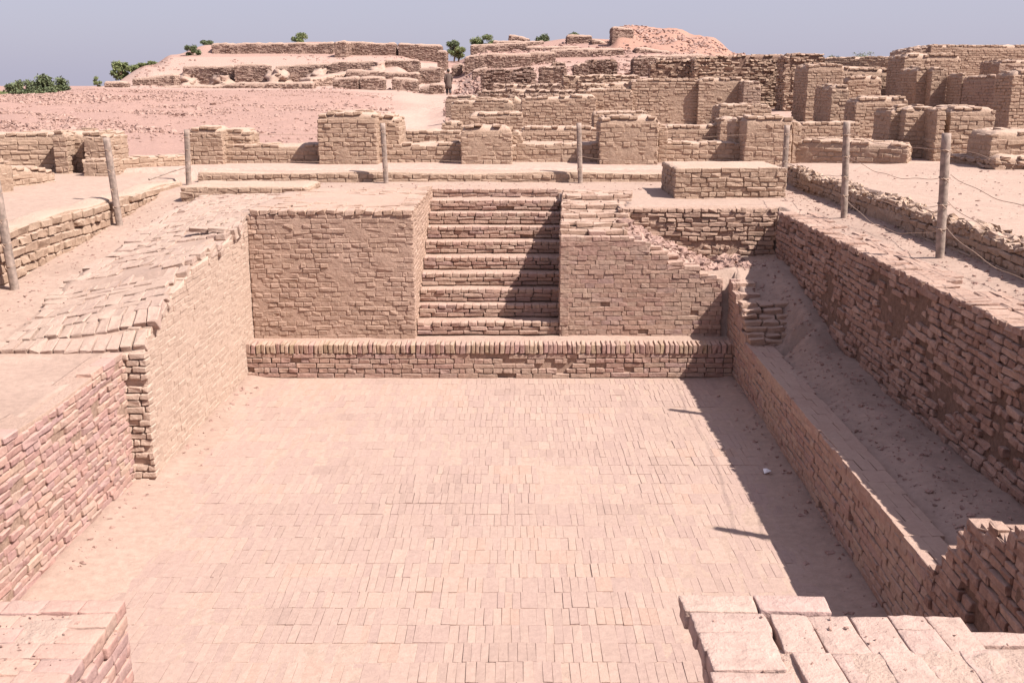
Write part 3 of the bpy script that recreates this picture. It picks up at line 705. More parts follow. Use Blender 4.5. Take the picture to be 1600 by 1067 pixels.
# trench's right wall
def rough_hole(x, y, z): 
    v = float(fbm(y*1.7, z*3.2, 0, 3, 14)); return .65 if v > .22 else (.22 if v > .08 else 0)
def capping(B):
    s = 4.0
    while s < 15.75:
        wd = random.uniform(.12, .145); B.add((4.05+.0065*(s-3.6)+.12, s+wd/2, 2.195+random.gauss(0, .004)), axes((0, 1), (1, 0), .02), ((wd-.010)/2, .13, .035), .011, None, .004); s += wd
    for k in range(260):
        x, y_ = random.uniform(4.3, 4.6), random.uniform(4, 15.6)
        if float(fbm(x*1.2, y_*.8, 0, 2, 78)) > -.12: B.add((4.06+.12+round((x-4.18)/.14)*.14, round(y_/.27)*.27, 2.180), axes((0, 1), (1, 0), .012), (.13, .065, .035), .01, None, .003)
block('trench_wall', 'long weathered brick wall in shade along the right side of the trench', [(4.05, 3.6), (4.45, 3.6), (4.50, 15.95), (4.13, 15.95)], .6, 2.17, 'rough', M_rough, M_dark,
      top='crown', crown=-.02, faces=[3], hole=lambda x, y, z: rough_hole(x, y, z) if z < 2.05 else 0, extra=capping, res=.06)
block('trench_end_wall', 'ruined brick wall closing the far end of the trench', rect(1.68, 4.2, 16.2, 16.75), 1.2, 2.25, 'rough', M_pale, M_core, top='crown', crown=-.01, faces=[0],
      hole=lambda x, y, z: .35 if z < 1.75 and float(vnoise(x*1.7, z*4, 0, 3)) > .0 else 0)
# earth kerb / walls edging the walkways
T_left = block('mud_brick_retaining_wall', 'long mud brick wall in ragged courses holding up the sandy terrace on the left', [(-6.95, 6.0), (-6.42, 6.0), (-6.38, 20.0), (-6.9, 20.0)], 1.2,
      lambda x, y: 2.34 + .02*math.sin(y*3.1), 'slabs', M_mud, M_coremud, top='crown', crown=.03, faces=[1], coredrop=.0)
block('kerb_wall', 'low mud kerb wall with jagged top beside the right walkway', [(kerbx(3), 3.0), (kerbx(3)+.3, 3.0), (kerbx(19.6)+.25, 21.3), (kerbx(19.6)-.05, 21.3)], 2.0, lambda x, y: 2.56+.02*math.sin(y*2.3), 'kerb', M_mud, M_coremud,
      top='bricks', faces=[0, 3], topkw=dict(bl=.15, bw=.10, quant=False, tilt=.06, j=.010, jz=.014, deep=1, along='v', r=.02))
block('kerb_wall', 'long low mud brick kerb across the far walkway behind the stairs', [(-6.3, 20.72), (5.45, 20.72), (5.45, 21.15), (-6.3, 21.15)], 2.0, lambda x, y: 2.42+.02*math.sin(x*1.7), 'mud', M_mud, M_coremud, faces=[0], crown=.02)
block('low_brick_platform', 'low flat mud brick platform in front of the leftmost back post', rect(-5.8, -3.55, 18.0, 19.1), 2.0, 2.39, 'mud', M_mud, M_coremud, faces=[0, 1], crown=.04, cat='platform')
block('mud_brick_block', 'squat rectangular mud brick block behind the trench end wall', rect(2.80, 4.72, 17.75, 19.4), 2.0, 2.74, 'mudfine', M_mud, M_coremud, crown=.02, crad=.12, cat='block')

# foreground masses, seen from close by
def fgtop(B):
    z = 2.29; random.seed(5)
    def put(x0, x1, y0, y1, dz=0, a=0, t=None):
        ux = np.array([math.cos(a), math.sin(a), random.gauss(0, .006)]); vx = np.array([-math.sin(a), math.cos(a), random.gauss(0, .006)]); wx = np.cross(ux, vx)
        B.add(((x0+x1)/2+.02, (y0+y1)/2+.12, z-.036+dz*.6+random.gauss(0, .0015)), np.array([ux, vx, wx]), ((x1-x0)/2-.0015, (y1-y0)/2-.0015, .036), .004, t, .0040)
    put(.60, .865, 3.21, 3.335, -.004); put(.872, 1.13, 3.205, 3.325, .004, -.02)
    y = 3.205; k = 0
    while y > .6:                                   # a row of stretchers along the left edge
        d = random.uniform(.115, .135); put(.615+.006*(k % 3), .875+random.uniform(-.01, .02), y-d, y, random.gauss(0, .004), random.gauss(0, .02)); y -= d+.001; k += 1
    y = 3.20; r = 0
    while y > .6:                                   # then bricks laid away from the viewer
        L = random.uniform(.22, .26); x = .892 + .02*(r % 2)
        while x < 3.9:
            w_ = random.uniform(.125, .15) if x < 1.5 else random.choice([.25, .26, .135, .24]); y1 = y + random.gauss(0, .006)
            if r == 0 and x > 1.16: y1 = y - .02
            if r == 0 and 1.30 < x < 1.42: pass
            if random.random() < .22:                      # a brick cracked across
                c_ = random.uniform(.3, .7); put(x, x+w_, y1-L*c_+.003, y1, random.gauss(0, .003), random.gauss(0, .03)); put(x+random.gauss(0, .004), x+w_, y1-L, y1-L*c_-.003, random.gauss(0, .004), random.gauss(0, .04))
            elif not (random.random() < .04 and x > 1.4):
                if w_ > .2:
                    put(x, x+w_, y1-.125, y1, random.gauss(0, .005) - .006, random.gauss(0, .015)); put(x+.02, x+w_, y1-.25, y1-.128, random.gauss(0, .005) - .006, random.gauss(0, .02))
                else: put(x, x+w_, y1-L, y1, random.gauss(0, .003), random.gauss(0, .015))
            x += w_+.001
            if r == 0 and x > 1.5: break
        if r == 0: put(1.55, 1.80, 2.99, 3.08, -.01); put(1.8, 2.06, 3.0, 3.08, -.008); put(2.07, 2.3, 2.99, 3.08, -.01); put(2.31, 2.56, 3.0, 3.08, -.01)
        y -= L+.002; r += 1
block('foreground_brick_pier', 'close broad brick pier top in the right foreground, big cracked bricks', rect(.66, 3.9, .3, 3.17), .0, 2.215, 'worn', M_fore, M_sand, top='crown', crown=.073, crad=.10, faces=[2, 3], fine=True, extra=fgtop, cat='pier', res=.03, rough=.03)
def fgl(B):
    random.seed(9)
    for k in range(0, 26):
        s = -1.99 ; y_ = 4.80 - .135*k - .066
        while s > -4.4:
            wd = (.25 if k % 2 else .2)*random.uniform(.92, 1.05); x = s - wd/2; s -= wd
            if random.random() < .10 and k > 0: continue
            B.add((x, y_, 1.505 + random.gauss(0, .006)), axes((1, 0), (0, 1), .015), (wd/2-.002, .0655, .036), .006, None, .004)
block('foreground_brick_pier', 'pinkish brick pier top in the bottom left corner, coated with mud', [(-4.4, .3), (-2.0, .3), (-1.99, 4.80), (-4.4, 4.80)], 0, 1.46, 'coarse', M_pink, M_sand, top='crown', crown=.078, crad=.30, faces=[1, 2], fine=True, extra=fgl, cat='pier', res=.035, rough=.045)

# ------------------------------------------------------------------ mud brick ruins behind
G_PIER = 'mud brick piers along the first back wall'; G_LOW = 'ruined mud brick walls behind the tank'; G_HILL = 'ruined walls on the mound'
def gz(x, D): return float(far_z(x, D, False)) if D > 20.8 else 2.24
def W(label, px0, px1, y0, y1, D0, t, D1=None, style='mud', mat=None, core=None, crown=.15, group=None, name='mud_brick_wall', cat='wall', hole=None, res=.11, t2=None, base=None, top='mixed', rag=0, skew=0, rough=.06):
    D1 = D0 if D1 is None else D1
    zA, zB = ZT(y0, D0), ZT(y1, D1); xA, xB = XX(px0, D0, zA), XX(px1, D1, zB)
    a = np.array([xA, D0]); b = np.array([xB, D1]); u = (b-a)/np.linalg.norm(b-a); n = np.array([-u[1], u[0]])
    quad = [tuple(a), tuple(b), tuple(b+n*(t2 or t)+u*skew), tuple(a+n*t+u*skew)]
    L = np.linalg.norm(b-a); sd = random.random()*50
    if D0 > 70 and top == 'mixed': top = 'crown'
    zb = (min(gz(xA, D0), gz(xB, D1)) - .5) if base is None else base
    # keep whole courses
    def zt(x, y):
        f = np.dot(np.array([x, y])-a, u)/L; z = zA*(1-f)+zB*f - crown*.4
        if rag: z += rag*float(fbm(f*L*.5+sd, sd, 0, 3, 88))
        return z
    return block(name, label, quad, zb, zt, style, mat or M_mud, core or M_coremud, top, crown, .25, cat, group, hole=hole, res=res, rough=rough)
hrag = lambda x, y, z: .4 if float(vnoise(x*1.1+y, z*2.2, 0, 19)) > .45 else 0
# first row: curtain and piers
W('low rounded mud brick curtain wall joining the back piers', 345, 1175, 229, 224, 23.2, .9, style='mud', rag=.05, group=G_LOW, crown=.08)
W('curtain wall stretch with melted top, right of the fourth back post', 1245, 1420, 222, 226, 23.0, .9, D1=22.0, rag=.05, group=G_LOW)
P = dict(name='mud_brick_pier', cat='pier', group=G_PIER, crown=.19)
W('leftmost back pier, low and rounded beside the tilted post', 291, 346, 203, 203, 22.9, .9, **P)
W('low stub joined to the right of the leftmost back pier', 342, 392, 205, 207, 23.4, .8, **P)
W('tallest back pier, standing behind the left-centre post', 495, 588, 180, 178, 22.8, 1.1, **P)
W('rounded shoulder at the right of the tallest back pier', 588, 624, 181, 188, 23.3, 1.4, **P)
W('small squat pier right behind the head of the stairs', 720, 800, 201, 200, 22.8, .9, **P)
W('short stub attached right of the small squat pier', 800, 816, 206, 208, 23.4, .8, **P)
W('rounded pier behind the right-centre post', 938, 1030, 187, 184, 22.7, 1.1, **P)
W('narrow shoulder on the right side of the rounded pier', 1030, 1044, 190, 200, 23.1, .8, **P)
W('pier with shaded left side behind the fourth back post', 1166, 1240, 185, 186, 22.7, 1.0, **P)
W('recessed left half of the pier behind the fourth back post', 1149, 1168, 188, 187, 23.4, .9, **P)
W('stub at the right of the pier behind the fourth back post', 1240, 1254, 188, 190, 23.0, .7, **P)
# left end
W('long bright wall with shallow buttresses at the far left', -60, 95, 214, 210, 20.9, 1.1, D1=21.4, group=G_LOW, crown=.12)
W('projecting bright buttress of the far left wall, above the sandy terrace', 80, 102, 207, 207, 20.9, .6, group=G_PIER, name='mud_brick_pier', cat='pier')
W('shaded bay of the far left wall, next to the tilted post', 96, 128, 208, 208, 21.3, 1.2, group=G_LOW)
W('end pier of the far left wall behind the tilted post', 128, 168, 208, 213, 20.9, 1.1, group=G_PIER, name='mud_brick_pier', cat='pier', crown=.12)
W('low brick footing in front of the far left end pier', 128, 172, 251, 251, 20.5, .5, group=G_LOW, crown=.03)
W('low wall linking the far left wall to the leftmost back pier', 165, 300, 251, 243, 21.2, .5, D1=22.6, group=G_LOW, crown=.04)
W('low melted block at the left edge of the sandy terrace', -70, 18, 252, 252, 16.6, 1.3, D1=17.6, base=1.9, group=G_LOW, crown=.12)
W('sloping melted bench beside the left terrace block', 15, 86, 262, 268, 18.2, 1.0, D1=19.4, base=1.9, group=G_LOW, crown=.14)
# second row
W('low brick strip behind the curtain, right of the tallest pier', 606, 722, 207, 207, 26.2, .6, style='mudfine', group=G_LOW)
W('low brick strip behind the curtain, left of the rounded pier', 815, 935, 200, 201, 26.2, .6, style='mudfine', group=G_LOW)
W('low brick strip behind the curtain, right of the rounded pier', 1036, 1150, 199, 197, 26.0, .6, style='mudfine', group=G_LOW)
W('low brick strip left of the tallest right post', 1250, 1345, 194, 193, 26.0, .6, style='mudfine', group=G_LOW)
W('half buried slab of wall above the sandy path', 690, 722, 193, 191, 30, .8, style='mudfine', group=G_LOW)
W('rounded wall piece behind the small squat pier', 733, 818, 179, 177, 28.5, .9, style='mudfine', group=G_LOW)
W('rounded cap of wall just behind the rounded pier', 928, 1012, 177, 176, 26.6, .8, style='mudfine', group=G_LOW, crown=.1)
W('stacked wall stub left of the pier with the shaded side', 1124, 1206, 165, 166, 26.8, 1.0, style='mudfine', group=G_LOW, crown=.1)
W('ragged stub under the stacked wall, beside the shaded pier', 1126, 1152, 186, 184, 25.6, .7, style='mudfine', group=G_LOW)
# third row
W('smooth low mud wall just below the walking person', 696, 745, 153, 150, 38, .7, style='mudfine', mat=M_mud2, group=G_LOW)
W('sloping wall with rounded coping right of the sandy path', 704, 802, 163, 157, 32, 1.1, style='mudfine', group=G_LOW, rag=.1)
W('large pale wall in the middle, in front of the rubble walls', 815, 932, 155, 150, 31.0, 1.0, style='mudfine', group=G_LOW, hole=hrag)
W('middle length of the large pale wall, slightly higher', 915, 990, 142, 141, 31.4, 1.0, style='mudfine', group=G_LOW, hole=hrag)
W('tall pitted wall right of the centre, with a rounded top', 987, 1092, 126, 126, 31.5, 1.0, style='mudfine', group=G_LOW, hole=hrag)
W('continuation of the tall pitted wall up to its corner', 1092, 1165, 125, 124, 31.3, 1.0, style='mudfine', group=G_LOW, hole=hrag)
W('narrow fluted pier at the end of the tall pitted wall', 1162, 1190, 128, 130, 30.6, .8, style='mudfine', mat=M_mud2, group=G_PIER, name='mud_brick_pier', cat='pier')
W('small shaded wedge of wall left of the large pale wall', 795, 818, 148, 160, 33, 1.2, style='mudfine', mat=M_mud2, group=G_LOW)
W('thin long wall with dark joints above the large pale wall', 745, 905, 143, 141, 37, .6, style='mudrough', mat=M_mud2, group=G_LOW, rag=.1)
W('ragged wall heap above the middle of the pale wall', 905, 1010, 131, 128, 36, .8, style='mudrough', mat=M_mud, group=G_LOW, rag=.15)
W('rubble wall of loose courses right of the walking person', 752, 835, 112, 106, 52, 1.0, style='mudrough', mat=M_hill, core=M_dark, group=G_LOW, rag=.25)
W('rubble wall with a dark doorway gap on its left', 842, 885, 103, 104, 50, 1.0, style='mudrough', mat=M_hill, group=G_LOW, rag=.2)
W('eroded wall face above the doorway gap', 800, 838, 118, 112, 47, .8, style='mudrough', mat=M_hill, core=M_dark, group=G_LOW, rag=.2)
W('low broken wall below the rubble walls', 770, 880, 134, 131, 42, .8, style='mudrough', mat=M_mud2, group=G_LOW, rag=.2)
W('long low broken wall with a pale coping', 880, 1000, 119, 116, 44, .8, style='mudrough', mat=M_mud, group=G_LOW, rag=.2)
W('rough square wall stub with a dark hollow, centre', 915, 965, 94, 93, 62, 1.2, style='mudrough', mat=M_hill, core=M_dark, group=G_LOW, rag=.1)
W('ragged wall end left of the square stub', 897, 920, 100, 98, 60, 1.2, style='mudrough', mat=M_hill, group=G_LOW, rag=.2)
W('stub of wall with an undercut, left of centre ridge', 862, 884, 99, 99, 56, 1.2, style='mudrough', mat=M_mud2, core=M_dark, group=G_LOW)
W('brick heap of wall at the foot of the orange mound', 990, 1080, 93, 91, 60, 1.5, style='mudrough', mat=M_hill, group=G_LOW, rag=.2)
# high brick wall
hh = lambda x, y, z: .5 if float(vnoise(x*.7, z*1.5, 0, 29)) > .3 else .04
W('ragged left end of the high dark-jointed wall', 1016, 1090, 100, 95, 41, 1.0, style='mudrough', core=M_dark, mat=M_mud, group=G_LOW, hole=hh, rag=.15)
W('high weathered wall with dark joints behind the tall pitted wall', 1085, 1234, 90, 87, 40, 1.2, style='mudrough', core=M_dark, mat=M_mud, group=G_LOW, hole=hh, rag=.05)
W('tall wall end standing forward of the high dark-jointed wall', 1229, 1290, 86, 86, 38, 1.2, style='mudrough', core=M_dark, mat=M_mud, group=G_LOW, base=1.6)
W('top wall with thin overgrown crest, between the high wall and the big right block', 1286, 1408, 92, 90, 40, 1.6, D1=39, style='mudfine', group=G_LOW, crown=.12)
W('sloping earth-topped wall below the overgrown crest', 1310, 1400, 108, 112, 37.5, 1.6, style='mudfine', group=G_LOW, crown=.3)
# right-hand cluster
K = dict(style='mudfine', group=G_PIER, name='mud_brick_block', cat='block', crown=.19)
W('tall narrow block with a dark left side, left end of the right cluster', 1263, 1320, 103, 102, 31, 1.5, **K)
W('lower shaded pillar in front of the tall narrow block', 1300, 1328, 136, 135, 28.6, 1.6, **K)
W('mid-height block between the tall narrow block and the big right block', 1326, 1379, 122, 121, 32.5, 1.5, **K)
W('broad low block with rounded top behind the post', 1338, 1420, 156, 154, 26.8, .9, **K)
W('big upper block with rounded top, right of the overgrown crest', 1414, 1502, 88, 88, 35.5, 1.6, **{**K, 'crown': .3})
W('shaded buttress leaning against the big upper block', 1433, 1459, 108, 107, 33, 1.5, **K)
W('lit buttress under the big upper block, right of the shaded one', 1457, 1482, 107, 108, 32.6, 1.6, **K)
W('long flat topped wall on the skyline at upper right', 1455, 1720, 72, 74, 42, 2.5, style='mudfine', group=G_LOW)
W('stepped left end of the skyline wall', 1421, 1457, 79, 74, 42.2, 2.2, style='mudfine', mat=M_mud2, group=G_LOW)
W('shaded block left of the far right block', 1504, 1512, 115, 115, 31.5, 1.1, **K)
W('dark slanting wall between the shaded block and the far right block', 1505, 1560, 122, 120, 31.4, .8, D1=30.2, **{**K, 'mat': M_mud2})
W('low wall behind the far right block', 1562, 1660, 97, 96, 36, 1.5, style='mudfine', mat=M_mud2, group=G_LOW)
W('far right tall block cut by the picture edge', 1583, 1680, 114, 112, 26.6, .95, **K)
L_ = dict(group=G_PIER, name='mud_brick_block', cat='block', crown=.17)
W('left end of the long buttressed block with a broad shaded side', 1392, 1420, 173, 173, 23.6, 1.1, **L_)
W('middle bay of the long buttressed block', 1415, 1466, 171, 171, 23.28, 1.3, **L_)
W('middle buttress of the long buttressed block, casting a slanting shadow', 1465, 1471, 169, 169, 22.65, 1.6, **L_)
W('bay right of the middle buttress in the long buttressed block', 1470, 1487, 171, 171, 23.2, 1.3, **L_)
W('long buttressed block, right part, nearest behind the right posts', 1486, 1557, 170, 172, 22.85, 1.5, **L_)
W('low block at the right edge above the walkway pit', 1550, 1700, 209, 207, 20.3, 1.05, base=2.0, **L_)
W('low broken footing beneath the right edge block', 1480, 1556, 243, 258, 21.6, .9, D1=20.1, base=2.0, group=G_LOW, crown=.12, style='mudrough')
W('mud footing running to the right picture edge', 1555, 1720, 250, 254, 19.9, .9, base=2.0, group=G_LOW, crown=.12, style='mudrough', rag=.08)

# ------------------------------------------------------------------ walls on the mound
def H(label, px0, px1, y0, y1, D, t=1.5, D1=None, **k):
    k.setdefault('top', 'crown')
    k.setdefault('mat', M_hill); k.setdefault('rag', .12); k.setdefault('style', 'hill'); k.setdefault('core', M_hillcore)
    return W(label, px0, px1, y0, y1, D, t, D1, group=G_HILL, name='ruined_wall', crown=.12, res=.3, rough=.12, **k)
H('short dark wall at the left foot of the mound ruins', 162, 192, 130, 129, 78)
H('slanting wall piece left of the lowest mound terrace', 206, 272, 124, 116, 84)
H('lowest thin wall of the mound terrace, left stretch', 255, 435, 137, 130, 82, rag=.2)
H('lowest terrace wall stub in front, left of centre', 440, 487, 130, 129, 79)
H('lowest terrace wall stub, near the path', 520, 560, 125, 122, 80)
H('lowest terrace wall beside the path', 562, 600, 122, 122, 80)
H('small wall segment next to the ramp of the mound', 612, 652, 122, 125, 80)
H('middle terrace wall with a long brick face, left half', 285, 365, 106, 103, 96, D1=95)
H('square patched face in the middle terrace wall', 365, 418, 101, 102, 94)
H('middle terrace wall with bulging face, right half', 430, 520, 104, 99, 95)
H('middle terrace wall stretch reaching the ramp', 518, 585, 98, 95, 93)
H('small wall above the path ramp', 600, 655, 94, 95, 92)
H('oblique wall running up from the middle terrace', 485, 560, 124, 112, 86, D1=90)
H('long oblique wall in the middle of the right terrace', 540, 655, 110, 116, 88)
H('top wall of the mound, long left stretch with undercut', 330, 520, 69, 67, 113, t=2, rag=.25)
H('top wall of the mound, central stretch', 538, 618, 66, 69, 112, t=2)
H('top wall of the mound, right stretch before the gap', 622, 690, 69, 72, 112, t=2)
H('pale buttress between two top walls of the mound', 522, 540, 66, 65, 108, t=4)
W('pale mud ramp wall climbing the mound beside the path', 655, 690, 138, 132, 78, 4, style='hill', mat=M_hill, core=M_grd, group=G_HILL, name='ruined_wall', res=.3)
H('steep wall climbing to the gap in the mound, upper end', 683, 697, 80, 80, 102, t=3, core=M_grd)
H('pale mud fan wall below the upper ramp', 655, 688, 108, 106, 90, t=6, core=M_grd)
H('dark brick stub beside the walking person', 671, 692, 133, 133, 76.5, t=1)
for i, (px, y, Dd, wd_) in enumerate(((292, 116, 93, 18), (345, 117, 94, 20), (430, 108, 93.6, 20), (498, 107, 93.6, 18), (592, 97, 92, 16))):
    D_ = Dd; zt_ = ZT(y, D_); x_ = XX(px, D_, zt_); zb_ = float(far_z(x_, D_-2, False)) - .3; hw = wd_/1600*D_/2*1.35; V = []; n_ = 18
    for r_ in range(9):                                   # a fan of washed-down mud: narrow top, spreading foot
        f_ = r_/8
        for k_ in range(n_):
            a_ = 6.2832*k_/n_; rad = hw*(.75 + .95*f_**1.3)*(1+.8*float(vnoise(math.cos(a_)*2.2+i*7, math.sin(a_)*2.2, f_*5)))
            V.append((rad*math.cos(a_), rad*1.3*math.sin(a_), (zt_-zb_)*(1-f_)**.8*(.92+.12*float(vnoise(math.cos(a_)*2, math.sin(a_)*2, i*5)))))
    F_ = [(r_*n_+k_, (r_+1)*n_+k_, (r_+1)*n_+(k_+1) % n_, r_*n_+(k_+1) % n_) for r_ in range(8) for k_ in range(n_)] + [tuple(range(n_))]
    o_ = mesh_obj('mud_pile', V, F_, M_grd); o_.location = (x_, D_, zb_)
    tag(o_, ('first', 'second', 'third', 'fourth', 'last')[i] + ' pale mud pile between the terrace walls, counted from the left', 'mud pile', G_HILL)
H('long ridge wall right of the gap bushes', 735, 822, 72, 68, 108, t=2)
H('ridge wall behind the rubble, centre', 822, 905, 74, 73, 106, t=2)
H('upper broken ridge wall below the small bush', 770, 850, 65, 66, 114, t=2, rag=.35)
H('heap of wall on the ridge left of the small bush', 795, 828, 55, 60, 118, t=2, rag=.4)
H('mid slope wall, left stretch above the rubble walls', 748, 830, 86, 84, 88, t=2)
H('mid slope wall, right stretch above the rubble walls', 825, 868, 82, 83, 90, t=2)
H('thin wall on the slope below the ridge', 860, 975, 78, 77, 96, t=1.5)
H('smooth dark wall left of the tall cut face', 886, 925, 56, 56, 112, t=3)
H('ridge rubble wall between the smooth wall and the cut face', 925, 958, 60, 66, 110, t=2, rag=.5)
H('low wall below the tall cut face', 908, 975, 76, 77, 101, t=1.5)
H('tall cut brick face at the left end of the orange mound', 957, 990, 42, 47, 106, t=3, style='hill', rag=.1)
H('low wall at the right foot of the orange mound', 994, 1048, 76, 80, 98, t=2)
H('long low wall at the base of the orange mound', 1000, 1110, 86, 88, 80, t=2, rag=.2)
H('low slope wall between rubble wall and ridge', 738, 762, 110, 106, 78, t=1.2)
H('small slope wall right of the gap bush', 726, 748, 90, 86, 92, t=3)
H('broken edging by the path opposite the ramp', 706, 722, 104, 100, 95, t=4)

# ------------------------------------------------------------------ rubble and pebbles
def stones(name, pts, sizes, mat, label, cat):
    N = len(pts); V = []; tn = []
    B = Bricks()
    for (x, y, z), s in zip(pts, sizes):
        a = random.random()*6.28
        B.add((x, y, z), axes((math.cos(a), math.sin(a)), (-math.sin(a), math.cos(a)), .35), (s*random.uniform(.6, 1.2), s*random.uniform(.5, .9), s*random.uniform(.3, .6)), s*.25, None, s*.12)
    me = B.mesh(name, [mat]); me.polygons.foreach_set('use_smooth', np.zeros(len(me.polygons), bool))
    return tag(link(bpy.data.objects.new(name, me)), label, cat, kind='stuff')
pts = []; sz = []
random.seed(3)
def far_scatter(n, px0, px1, D0, D1, thr, smin, smax, sd):
    c = 0
    while c < n:
        px = random.uniform(px0, px1); D = random.uniform(D0, D1); x = (px-800)/1600*D
        c += 1
        if float(fbm(x*.30+D*.28, D*.10-x*.1, 0, 3, sd)) < thr: continue
        pts.append((x, D, float(far_z(x, D)))); sz.append(random.uniform(smin, smax)*random.uniform(.5, 1))
far_scatter(11000, -50, 330, 34, 74, .08, .03, .15, 51)
far_scatter(3000, 330, 620, 34, 74, .18, .04, .14, 52)
far_scatter(2500, -50, 620, 30, 74, -.3, .03, .08, 53)
far_scatter(1100, 230, 700, 76, 112, .12, .05, .2, 54)
far_scatter(4500, 700, 1010, 36, 112, .0, .06, .30, 55)
far_scatter(1800, 960, 1150, 92, 116, -.05, .08, .28, 56)
stones('slope_rubble', pts, sz, M_rub, 'scattered broken brick rubble over the slopes of the mound', 'rubble')
pts = []; sz = []
for k in range(6500):
    r = random.random()
    if r < .30: x, y_ = random.uniform(3.4, 4.0), random.uniform(5, 15.9)
    elif r < .6: x, y_ = random.uniform(4.5, 5.3), random.uniform(6, 20)
    elif r < .75: x, y_ = random.uniform(-6.4, -5.2), random.uniform(8, 18)
    elif r < .85: x, y_ = random.uniform(-6, 5), random.uniform(18.7, 20.6)
    else: x, y_ = random.uniform(5.6, 10), random.uniform(8, 20)
    z = float(ground_z(np.array([x]), np.array([y_]))[0]); pts.append((x, y_, z)); sz.append(.004 + .022*random.random()**4)
for k in range(500):
    x, y_ = random.uniform(1.7, 3.6), random.uniform(15.2, 16.15)
    pts.append((x, y_, float(ground_z(np.array([x]), np.array([y_]))[0]))); sz.append(.02 + .07*random.random()**2)
for k in range(420):
    if k % 2: pts.append((random.uniform(.7, 2.4), random.uniform(2.5, 3.3), 2.293)); sz.append(.0015 + .006*random.random()**3)
    else: pts.append((random.uniform(-3.2, -2.05), random.uniform(3.8, 4.75), 1.545)); sz.append(.002 + .010*random.random()**3)
for k in range(260):
    side = random.random() < .5; y_ = random.uniform(6.6, 14.2); x = (xr(y_)-abs(random.gauss(0, .13))-.02) if side else (-3.78 - .18*(y_ < 10.3) + abs(random.gauss(0, .16)))
    pts.append((x, y_, float(ground_z(np.array([x]), np.array([y_]))[0]))); sz.append(.006 + .03*random.random()**3)
stones('gravel_bits', pts, sz, M_rub, 'small crumbs and pebbles of brick on the dusty ground', 'gravel')

# ------------------------------------------------------------------ fence posts and wires
WIRE_Z = (1.24, .92, .62, .34)
def make_post(label, group, x, y, z, h, w_, lean, round_=True):
    T = thing('fence_post', label, 'post', (x, y, z), group)
    n = 14; zs = np.linspace(-.25, h, 16); V = []; F = []
    for i, zz in enumerate(zs):
        for k in range(n):
            a = 6.2832*k/n; rr = w_/2*(1 + .05*float(vnoise(math.cos(a)*1.5, zz*4, x)))
            if not round_: rr *= 1.08/max(abs(math.cos(a)), abs(math.sin(a)))**.75
            V.append((rr*math.cos(a) + lean[0]*zz, rr*math.sin(a) + lean[1]*zz, zz))
    for i in range(15):
        for k in range(n): F.append((i*n+k, i*n+(k+1) % n, (i+1)*n+(k+1) % n, (i+1)*n+k))
    F.append(tuple(15*n+k for k in range(n)))
    mesh_obj('shaft', V, F, M_post, T)
    # a loop of wire round the post at every strand, with its twisted knot
    for wz in WIRE_Z[:4]:
        if wz*h/1.42 > h: continue
        wz = wz*h/1.42
        r = w_/2+.006
        loop = [(r*math.cos(a)+lean[0]*wz, r*math.sin(a)+lean[1]*wz, wz+.012*math.sin(a*1.0)) for a in np.linspace(0, 6.2832, 15)]
        knot = [(-r*.6+lean[0]*wz, -r-.004+lean[1]*wz, wz), (-r*.9, -r-.03, wz-.02), (-r*.4, -r-.035, wz-.045)]
        V, F = join([tube(loop, .006, 5), tube(knot, .006, 5)])
        mesh_obj('wire_loop', V, F, M_wire, T)
    return T
G_R = 'round fence posts beside the right walkway'; G_B = 'thin fence posts across the back'; G_L = 'thin fence posts along the left terrace wall'
def gy(x, y): return float(ground_z(np.array([x]), np.array([y]))[0])
RP = [(4.72, 7.75, 'tallest-looking stout post just outside the right edge'), (4.83, 11.45, 'nearest stout round post on the right walkway'), (4.88, 15.05, 'second stout round post on the right walkway, left of the nearest'), ]
posts_r = [make_post(l, G_R, x, y, 2.24, 1.37, .098, (-.05, -.01)) for i, (x, y, l) in enumerate(RP)]
BPn = [(-6.3, 20.1, 'thin post at the left end of the back row, beside the leftmost pier', (.04, 0)), (-2.50, 20.5, 'thin post of the back row in front of the tallest pier', (-.03, 0)),
      (1.36, 20.55, 'thin post of the back row in front of the rounded pier', (-.04, 0)), (5.12, 19.45, 'thin post of the back row at the corner of the right walkway', (0, 0))]
posts_b = [make_post(l, G_B, x, y, 2.24, 1.16 if x > -6 else 1.05, .09, ln, False) for x, y, l, ln in BPn]
LPn = [(-6.20, 12.55, 'thin post cut by the left picture edge', (-.06, 0)), (-6.26, 16.3, 'tilted thin post against the left terrace wall', (-.06, 0))]
posts_l = [make_post(l, G_L, x, y, gy(x, y)-.03, 1.40, .092, ln, False) for x, y, l, ln in LPn]
def wire(label, a, b, sag, wav=.01, group='slack fence wires'):
    n = 26; pts = []
    for i in range(n+1):
        t = i/n; pts.append((a[0]*(1-t)+b[0]*t, a[1]*(1-t)+b[1]*t + wav*math.sin(t*17), a[2]*(1-t)+b[2]*t - 4*sag*t*(1-t) + wav*math.sin(t*23+a[2])))
    V, F = tube(pts, .0038, 5); tag(mesh_obj('fence_wire', V, F, M_wire), label, 'wire', group)
